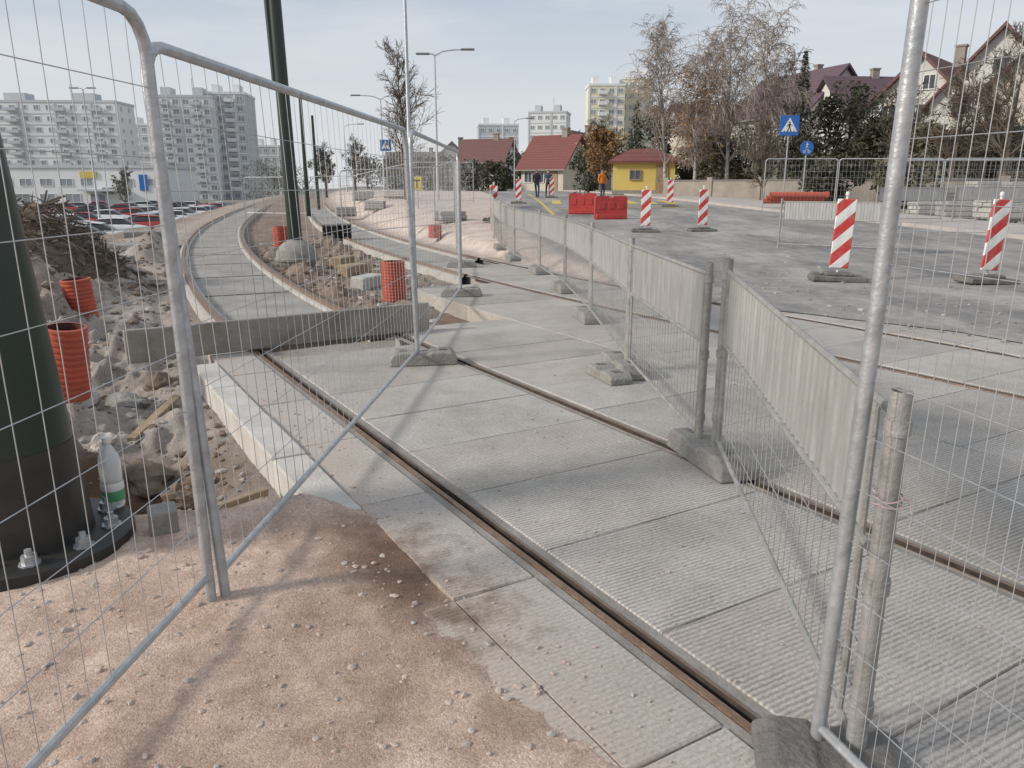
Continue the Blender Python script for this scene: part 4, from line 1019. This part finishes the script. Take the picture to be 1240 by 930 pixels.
# kiosk
D = 56; kx = hpos(779, D); t = thing('kiosk', 'small yellow kiosk with red hipped roof beside the road', 'kiosk', (kx, D, .95), -.15)
w, d, h = 4.3, 3.6, 2.15
b = MB(); b.box((0, d/2, h/2), (w, d, h)); b.box((0, d/2, .15), (w+.06, d+.06, .3), mi=1); b.build('wall', [M['ygold'], M['concrete']], t)
b = MB(); e = .35; hz = h+1.05
vs = [(-w/2-e, -e, h), (w/2+e, -e, h), (w/2+e, d+e, h), (-w/2-e, d+e, h), (-w/2-e, -e, h+.14), (w/2+e, -e, h+.14), (w/2+e, d+e, h+.14), (-w/2-e, d+e, h+.14), (-w*.22, d/2, hz), (w*.22, d/2, hz)]
b.add(vs, [(0, 3, 2, 1), (0, 1, 5, 4), (1, 2, 6, 5), (2, 3, 7, 6), (3, 0, 4, 7), (4, 5, 9, 8), (5, 6, 9), (6, 7, 8, 9), (7, 4, 8)]); b.build('roof', M['roofred'], t)
window(t, -.6, -.01, 1.35, .8, .7, fm='woodold')
b = MB(); b.box((1.25, -.04, 1.0), (.85, .08, 2.0), bev=.01); dd = b.build('door', M['wood'], t); b = MB(); b.box((.95, -.10, 1.0), (.05, .05, .12)); b.build('handle', M['galv'], dd)
def wall(a, c, h, m, label):
    d = Vector(c)-Vector(a); L = d.length; t = thing('garden_wall', label, 'wall', (a[0], a[1], min(float(gz(*a)), float(gz(*c)))-.1), math.atan2(d.y, d.x), 'garden walls')
    b = MB(); b.box((L/2, 0, h/2), (L, .25, h)); b.build('wall_body', M[m], t)
    b = MB(); b.box((L/2, 0, h+.04), (L+.05, .33, .08), bev=.01); b.build('coping', M['roofgrey'], t)
    n = int(L/3)
    for i in range(n+1):
        b = MB(); b.box((L*i/n, 0, h/2+.12), (.4, .4, h+.2), bev=.02); b.build('pillar', M[m], t)
wall((9.8, 50), (16, 42), 1.2, 'wallbeige', 'pale garden wall behind the birches'); wall((16.4, 41.5), (27, 36), 1.3, 'wallbeige', 'beige garden wall at the right behind the far fence')

# ------------------------------------------------------------------ trees
def rv(rg, s=1): return Vector((rg.uniform(-s, s), rg.uniform(-s, s), rg.uniform(-s, s)))
def bare_tree(label, x, y, z0, H, seed, spread=.5, droop=0, bark='bark', tw='twig', leaf=None, nleaf=0, dens=1.0, lw=.10, tr=.16, name='tree', wide=1.0):
    rg = random.Random(seed); t = thing(name, label, 'tree', (x, y, z0), 0, 'trees')
    tk = MB(); cr = MB(); tips = []
    def br(p, d, L, r, lev):
        n = (9, 5, 4, 4)[lev]; pts = [p]; rs = [r]
        for i in range(n):
            wob = (.05, .14, .2, .25)[lev]
            g = Vector((0, 0, (.03, .05, .0-droop*.5, -droop)[lev]))
            d = (d+rv(rg, wob)+g).normalized(); p = p+d*L/n; pts.append(p); rs.append(max(.006, r*(1-.85*(i+1)/n)))
            if lev < 3 and (lev > 0 or i >= 1):
                k = (2.6, 1.9, 1.8)[lev]*dens; k = int(k)+(rg.random() < k % 1)
                for _ in range(k):
                    side = rv(rg).normalized(); side = (side-d*side.dot(d)).normalized()
                    ang = rg.uniform(.35, .9)*(1.0 if lev else (.6+spread))
                    nd = (d*math.cos(ang)+side*math.sin(ang)).normalized()
                    if lev == 0: nd = (nd+Vector((0, 0, .35))).normalized()
                    f = (1-i/n*.7) if lev == 0 else 1
                    br(p, nd, L*(.42, .48, .55)[lev]*rg.uniform(.6, 1.1)*f*((.7+spread*.6)*wide if lev == 0 else 1), rs[-1]*(.5, .5, .5)[lev], lev+1)
        b = tk if lev == 0 else cr
        b.tube(pts, [max(q, .010 if lev == 3 else .014) for q in rs], 8 if lev == 0 else (5 if lev == 1 else 3), 0, cap=False)
        if lev >= 2: tips.extend(pts[1:])
    br(Vector((0, 0, -.1)), Vector((0, 0, 1)), H*.95, tr, 0)
    tk.build('trunk', M[bark], t, True)
    if leaf:
        tl = sorted(tips, key=lambda q: q.z); tl = tl[:int(len(tl)*.75)]
        for i in range(nleaf):
            p = rg.choice(tl)+rv(rg, .2); a = rv(rg).normalized()*lw*rg.uniform(.5, 1.2); c = rv(rg).normalized()*lw*.7
            cr.add([p-a, p-c, p+a, p+c], [(0, 1, 2, 3)], 1)
        cr.build('crown', [M[tw], M[leaf]], t, recalc=False)
    else: cr.build('crown', M[tw], t, recalc=False)
    return t
def conifer(label, x, y, z0, H, R, seed, leaf='leaf_dk', n=3500, col=False, name='conifer', shape='cone', ls=1):
    rg = random.Random(seed); t = thing(name, label, 'tree', (x, y, z0), 0, 'trees')
    b = MB(); b.tube([(0, 0, -.1), (0.05, 0, H*.5), (0, 0, H*.97)], [.16, .10, .02], 7); b.build('trunk', M['bark'], t, True)
    b = MB()
    clumps = []
    if shape != 'cone':
        for i in range(30):
            a = rg.uniform(0, 6.28); h = rg.random(); rr = R*math.sqrt(max(.02, 1-(2*h-1)**2))*rg.uniform(.35, .9)
            clumps.append((rr*math.cos(a), rr*math.sin(a), H*.12+H*.80*h, rg.uniform(.18, .36)*R))
    for i in range(n):
        if shape == 'cone':
            h = rg.random()**1.35; tier = (h*14) % 1; a = rg.uniform(0, 6.28)
            lob = .78+.22*math.sin(a*5+h*23)
            rr = R*(1-h)**.85*(.55+.45*(1-tier))*lob*rg.uniform(.45, 1.0)+.05
            p = Vector((rr*math.cos(a), rr*math.sin(a), H*.10+H*.90*h-rr*.22))
            out = Vector((math.cos(a), math.sin(a), -.35)).normalized()
            s = .30*(1-.5*h)*rg.uniform(.6, 1.2); side = Vector((-math.sin(a), math.cos(a), rg.uniform(-.4, .4)))
            b.add([p-side*s*.35, p+out*s, p+side*s*.35, p-out*s*.2], [(0, 1, 2, 3)])
        else:
            c = rg.choice(clumps); d = rv(rg).normalized()*c[3]*rg.uniform(.6, 1.25); p = Vector(c[:3])+d
            u = rv(rg).normalized()*rg.uniform(.07, .17)*ls; v = rv(rg).normalized()*rg.uniform(.05, .12)*ls
            b.add([p-u, p-v, p+u, p+v], [(0, 1, 2, 3)])
    b.build('crown', M[leaf], t, recalc=False)
    return t
def T_at(px, D): x = place_at(px, D); return x, D, float(gz(x, D))
def put(fn, label, px, D, py_top, **k):
    x, y, z = T_at(px, D); H = topz(py_top, D)-z
    return fn(label, x, y, z, H, **k)
BK = dict(bark='birchbark', tw='twigpale', leaf='leaf_or')
put(bare_tree, 'tall birch tree with bare drooping twigs, leftmost of the birches', 806, 52, 38, seed=1, droop=.35, nleaf=120, spread=.6, tr=.13, dens=1.22, wide=1.2, **BK)
put(bare_tree, 'birch tree with rusty leaves low in its crown, beside the tall leftmost birch', 840, 50, 70, seed=2, droop=.35, nleaf=1300, spread=.5, tr=.12, dens=1.1, **BK)
put(bare_tree, 'tallest birch tree in the middle of the birch group', 880, 52, 20, seed=3, droop=.4, nleaf=120, spread=.6, tr=.15, dens=1.24, wide=1.25, **BK)
put(bare_tree, 'birch tree on the right side of the birch group', 915, 51, 32, seed=4, droop=.4, nleaf=80, spread=.6, tr=.13, dens=1.22, wide=1.1, **BK)
put(bare_tree, 'slim birch behind the two tallest birches', 860, 56, 44, seed=17, droop=.4, nleaf=150, spread=.5, tr=.11, dens=1.15, **BK)
put(bare_tree, 'bare thin tree at the right end of the birches, near the spruce', 942, 54, 78, seed=5, droop=.2, bark='bark', tw='twig', spread=.5, tr=.12, dens=1.15)
put(bare_tree, 'orange leaved small tree right of the red roofed house', 727, 66, 150, seed=6, droop=.1, leaf='leaf_or', nleaf=3800, spread=.9, tr=.12, lw=.13)
put(bare_tree, 'bare street tree left of the grey street lamp', 492, 47, 72, seed=8, droop=0, spread=.45, tr=.15, dens=1.15)
put(bare_tree, 'bare brown tree in front of the white house at the right', 1150, 40, 92, seed=9, spread=.7, tr=.13, dens=1.15)
put(bare_tree, 'bare tree at the far right edge behind the mesh panel', 1215, 38, 50, seed=10, spread=.7, tr=.15, dens=1.12)
put(bare_tree, 'slim bare tree left of the steep red gable roof', 1090, 46, 105, seed=18, spread=.7, tr=.10, dens=1.1)
put(bare_tree, 'low bare tree right of the steep red gable roof', 1182, 42, 120, seed=19, spread=.8, tr=.10, dens=1.1)
put(bare_tree, 'small bare tree beside the crossing sign pole', 925, 40, 150, seed=12, spread=.7, tr=.07)
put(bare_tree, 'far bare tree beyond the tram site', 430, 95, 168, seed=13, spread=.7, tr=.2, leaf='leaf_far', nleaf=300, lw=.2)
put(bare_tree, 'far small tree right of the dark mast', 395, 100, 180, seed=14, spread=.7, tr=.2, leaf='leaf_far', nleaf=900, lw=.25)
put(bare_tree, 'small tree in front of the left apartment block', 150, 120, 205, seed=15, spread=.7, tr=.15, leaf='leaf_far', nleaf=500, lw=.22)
put(conifer, 'dark spruce with narrow tip behind the crossing sign', 962, 58, 62, R=1.8, seed=21, n=4200)
put(conifer, 'round dark evergreen in front of the plum roofed house', 1022, 55, 100, R=2.6, seed=22, leaf='leaf_dk2', n=6500, shape='round', name='evergreen_tree')
put(conifer, 'dark columnar evergreen left of the birches, taller one', 768, 64, 122, R=1.6, seed=23, n=3500)
put(conifer, 'dark bushy evergreen between the columnar one and the birches', 795, 62, 128, R=1.9, seed=24, leaf='leaf_dk', n=5000, shape='round', name='evergreen_tree')
put(conifer, 'olive bush behind the yellow kiosk at its right', 840, 60, 175, R=2.0, seed=25, leaf='leaf_ol', n=3500, shape='round', name='bush')
put(conifer, 'dark green bush left of the yellow kiosk', 712, 70, 178, R=1.8, seed=26, leaf='leaf_dk2', n=2500, shape='round', name='bush')
put(conifer, 'olive bush below the birches near the garden wall', 872, 55, 165, R=2.6, seed=27, leaf='leaf_ol', n=4500, shape='round', name='bush')
put(conifer, 'rusty bush behind the birches on their right side', 905, 57, 150, R=2.4, seed=37, leaf='leaf_ol', n=4500, shape='round', name='bush')
put(conifer, 'dark bush right of the round evergreen', 1068, 50, 145, R=2.4, seed=28, leaf='leaf_dk2', n=4500, shape='round', name='bush')
put(conifer, 'dark green hedge bush beneath the spruce', 985, 50, 165, R=2.4, seed=29, leaf='leaf_dk2', n=3500, shape='round', name='bush')
put(conifer, 'brownish bush before the white house on the right', 1125, 44, 150, R=2.2, seed=30, leaf='leaf_ol', n=3800, shape='round', name='bush')
put(conifer, 'dark bush at the far right behind the fence', 1200, 42, 150, R=2.6, seed=31, leaf='leaf_dk2', n=4500, shape='round', name='bush')
put(conifer, 'low brown shrub in front of the garden wall at right', 1090, 36, 192, R=1.6, seed=32, leaf='leaf_ol', n=2500, shape='round', name='bush')
put(conifer, 'low dark shrub in front of the garden wall near the round sign', 1010, 38, 190, R=1.5, seed=33, leaf='leaf_dk2', n=2500, shape='round', name='bush')
for i, (px, D_, pt, R) in enumerate([(600, 85, 195, 2.0), (572, 90, 196, 2.2), (545, 95, 190, 2.6), (520, 100, 192, 2.6), (480, 120, 188, 3.5), (445, 130, 192, 3.5), (626, 97, 185, 2.2), (350, 150, 198, 5), (318, 160, 194, 5), (705, 118, 160, 3.5)]):
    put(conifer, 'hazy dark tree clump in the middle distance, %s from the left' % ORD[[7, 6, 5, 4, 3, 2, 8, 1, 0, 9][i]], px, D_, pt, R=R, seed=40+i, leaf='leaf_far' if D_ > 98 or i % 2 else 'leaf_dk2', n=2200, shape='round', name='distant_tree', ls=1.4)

# ------------------------------------------------------------------ cars
def loft(b, st, mi=0):
    vs = []; n = 10
    for x, w, zb, zt in st:
        h = zt-zb
        for a, c in ((-1, .15), (-1, .6), (-.93, .85), (-.8, 1), (0, 1.03), (.8, 1), (.93, .85), (1, .6), (1, .15), (0, 0)): vs.append((x, a*w, zb+h*c))
    k = len(st)
    b.add(vs, [(i*n+j, i*n+(j+1) % n, (i+1)*n+(j+1) % n, (i+1)*n+j) for i in range(k-1) for j in range(n)]+[tuple(range(n)), tuple(range((k-1)*n, k*n))], mi)
carcols = [('white', (.75, .75, .74), 4), ('silver', (.50, .51, .52), 4), ('black', (.03, .03, .035), 2), ('dark blue', (.04, .07, .17), 1), ('red', (.40, .05, .045), 2), ('grey', (.22, .225, .23), 3), ('beige', (.46, .41, .33), 1)]
protos = {}
for nm, c, wt in carcols:
    m = mat(nm.replace(' ', '_')+'_car_paint', c, .4, .05, tuple(q*.9 for q in c), 2)
    t = thing('parked_car', nm+' car', 'car', (0, 0, 0), 0, 'cars in the parking lot')
    b = MB(); loft(b, [(-2.12, .66, .38, .80), (-2.0, .80, .26, .95), (-1.3, .86, .22, .98), (.5, .87, .22, .95), (1.1, .85, .22, .90), (1.85, .80, .24, .76), (2.12, .64, .32, .62)])
    loft(b, [(-1.5, .62, 1.36, 1.43), (-.2, .66, 1.40, 1.50), (.3, .62, 1.37, 1.43)]); b.build('body', m, t, True)
    b = MB(); loft(b, [(-1.95, .68, .90, .97), (-1.5, .64, .92, 1.38), (-.2, .67, .92, 1.43), (.3, .64, .92, 1.38), (1.05, .70, .88, .93)]); b.build('glasshouse', M['carglass'], t, True)
    for sx in (-1.3, 1.3):
        for sy in (-.78, .78):
            b = MB(); b.x = Matrix.Translation((sx, sy, .31))@Matrix.Rotation(PI/2, 4, 'X'); b.lathe([(0, -.1), (.28, -.1), (.31, -.07), (.31, .07), (.28, .1), (0, .1)], 14); w_ = b.build('wheel', M['tyre'], t)
            b = MB(); b.x = Matrix.Translation((sx, sy, .31))@Matrix.Rotation(PI/2, 4, 'X'); b.lathe([(0, -.105), (.18, -.105), (.18, .105), (0, .105)], 10); b.build('rim', M['galv'], w_)
    for sy in (-.6, .6):
        b = MB(); b.box((2.07, sy, .62), (.12, .24, .12), bev=.02); b.build('headlight', M['white'], t)
    protos[nm] = [t, False]
cr = random.Random(9)
deck = [c[0] for c in carcols for _ in range(c[2])]
for ri, (T0, y0, y1, st) in enumerate([(-9.5, 48, 128, 3.6), (-15.5, 52, 140, 4.2), (-22, 62, 140, 4.6), (-30, 76, 140, 5.2)]):
    y = y0; k = 0
    while y < y1:
        if cr.random() < .85:
            nm = cr.choice(deck); pr = protos[nm]
            x_, y_ = off(y, T0+cr.uniform(-.4, .4)); rz = math.atan2(1, SL(y))-PI/2+(0 if cr.random() < .6 else PI)
            z = float(gz(x_, y_))+.06
            lab = '%s car, number %d from the camera in the %s parking row from the track' % (nm, k+1, ORD[ri])
            if not pr[1]: pr[0].location = (x_, y_, z); pr[0].rotation_euler = (0, 0, rz); pr[0]['label'] = lab; pr[1] = True
            else: dup(pr[0], (x_, y_, z), rz, lab)
            k += 1
        y += st*cr.uniform(.85, 1.3)
for nm, (t, used) in protos.items():
    if not used:
        for c in list(t.children_recursive)+[t]: bpy.data.objects.remove(c)

# ------------------------------------------------------------------ people
def person(label, px, D, rz, jacket, trousers, stride=.25):
    x = place_at(px, D); z = float(gz(x, D))+.02
    J = {'pel': (0, 0, .92), 'chest': (0, 0.02, 1.25), 'neck': (0, 0.0, 1.47), 'head': (0, -.02, 1.58), 'top': (0, -.01, 1.68),
         'shl': (-.19, 0, 1.40), 'ell': (-.24, .06, 1.12), 'hal': (-.22, -.04, .88), 'shr': (.19, 0, 1.40), 'elr': (.24, -.03, 1.12), 'har': (.22, -.14, .90),
         'hipl': (-.10, 0, .86), 'knl': (-.10, -.12, .48), 'anl': (-.10, -.06+stride*.4, .08), 'tol': (-.10, -.22+stride*.4, .05),
         'hipr': (.10, 0, .86), 'knr': (.10, -.06-stride*.4, .49), 'anr': (.10, -stride, .08), 'tor': (.10, -stride-.16, .06)}
    Rr = {'pel': .15, 'chest': .17, 'neck': .065, 'head': .10, 'top': .075, 'shl': .075, 'ell': .055, 'hal': .04, 'shr': .075, 'elr': .055, 'har': .04, 'hipl': .10, 'knl': .07, 'anl': .05, 'tol': .04, 'hipr': .10, 'knr': .07, 'anr': .05, 'tor': .04}
    E = [('pel', 'chest'), ('chest', 'neck'), ('neck', 'head'), ('head', 'top'), ('chest', 'shl'), ('shl', 'ell'), ('ell', 'hal'), ('chest', 'shr'), ('shr', 'elr'), ('elr', 'har'), ('pel', 'hipl'), ('hipl', 'knl'), ('knl', 'anl'), ('anl', 'tol'), ('pel', 'hipr'), ('hipr', 'knr'), ('knr', 'anr'), ('anr', 'tor')]
    ks = list(J); me = bpy.data.meshes.new('person'); me.from_pydata([J[k] for k in ks], [(ks.index(a), ks.index(c)) for a, c in E], [])
    o = bpy.data.objects.new('person', me); C.objects.link(o); o.location = (x, D, z); o.rotation_euler = (0, 0, rz)
    sk = o.modifiers.new('s', 'SKIN'); o.modifiers.new('u', 'SUBSURF').levels = 1
    for i, k in enumerate(ks): me.skin_vertices[0].data[i].radius = (Rr[k], Rr[k]*.85); me.skin_vertices[0].data[i].use_root = (k == 'pel')
    m = zramp_mat('clothes_'+str(px), [(0, (.02, .02, .02)), (.1, trousers), (.86, jacket), (1.49, (.45, .28, .2)), (1.62, (.04, .03, .02))])
    me.materials.append(m); tag(o, label, 'person', 'people walking by the road'); return o
person('person in dark jacket and blue trousers walking away beside the road', 650, 50, 2.8, (.03, .03, .04), (.04, .07, .15))
person('person in grey coat walking on the right of the other, by the small striped board', 664, 52, 3.3, (.05, .07, .12), (.02, .02, .03))
person('worker in orange vest standing near the yellow road markings', 729, 48, .5, (.65, .20, .03), (.05, .05, .08), .05)

# ------------------------------------------------------------------ camera, light
cam = bpy.data.cameras.new('camera'); co = bpy.data.objects.new('camera', cam); C.objects.link(co)
co.location = (0, 0, CAMH); co.rotation_euler = (PI/2-PITCH, 0, 0); cam.sensor_width = 36; cam.lens = FPX/1240*36; cam.clip_end = 3000; cam.clip_start = .05
SC.camera = co
elev = math.radians(28); az = math.radians(252)
sd = Vector((math.sin(az)*math.cos(elev), math.cos(az)*math.cos(elev), math.sin(elev)))
sl = bpy.data.lights.new('sun', 'SUN'); so = bpy.data.objects.new('sun', sl); C.objects.link(so)
sl.energy = 3.0; sl.angle = math.radians(9); sl.color = (1, .93, .84); so.rotation_euler = (-sd).to_track_quat('-Z', 'Y').to_euler()
w = bpy.data.worlds.new('World'); SC.world = w; w.use_nodes = True; nt = w.node_tree
bg = nt.nodes['Background']; sk = N(nt, 'ShaderNodeTexSky', sky_type='NISHITA'); sk.sun_disc = False; sk.sun_elevation = elev; sk.sun_rotation = az; sk.dust_density = 4; sk.air_density = 1.2
tc = N(nt, 'ShaderNodeTexCoord'); mp_ = N(nt, 'ShaderNodeMapping'); mp_.inputs['Scale'].default_value = (1.0, 1.0, 6.0); nt.links.new(tc.outputs['Generated'], mp_.inputs['Vector'])
nz = N(nt, 'ShaderNodeTexNoise', Scale=2.8, Detail=7.0, Roughness=.55); nt.links.new(mp_.outputs[0], nz.inputs['Vector'])
sx = N(nt, 'ShaderNodeSeparateXYZ'); nt.links.new(tc.outputs['Generated'], sx.inputs[0])
haze = mixc(nt, mrange(nt, sx.outputs[2], 0.02, .26), (7.7, 7.9, 8.1), (4.5, 5.3, 6.4))
cl = mixc(nt, mrange(nt, nz.outputs[0], .40, .62, 0, .80), haze, (7.0, 7.3, 7.7))
nt.links.new(mixc(nt, .88, sk.outputs[0], cl), bg.inputs['Color']); bg.inputs['Strength'].default_value = .108
SC.view_settings.view_transform = 'Standard'; SC.view_settings.look = 'None'; SC.view_settings.exposure = 0
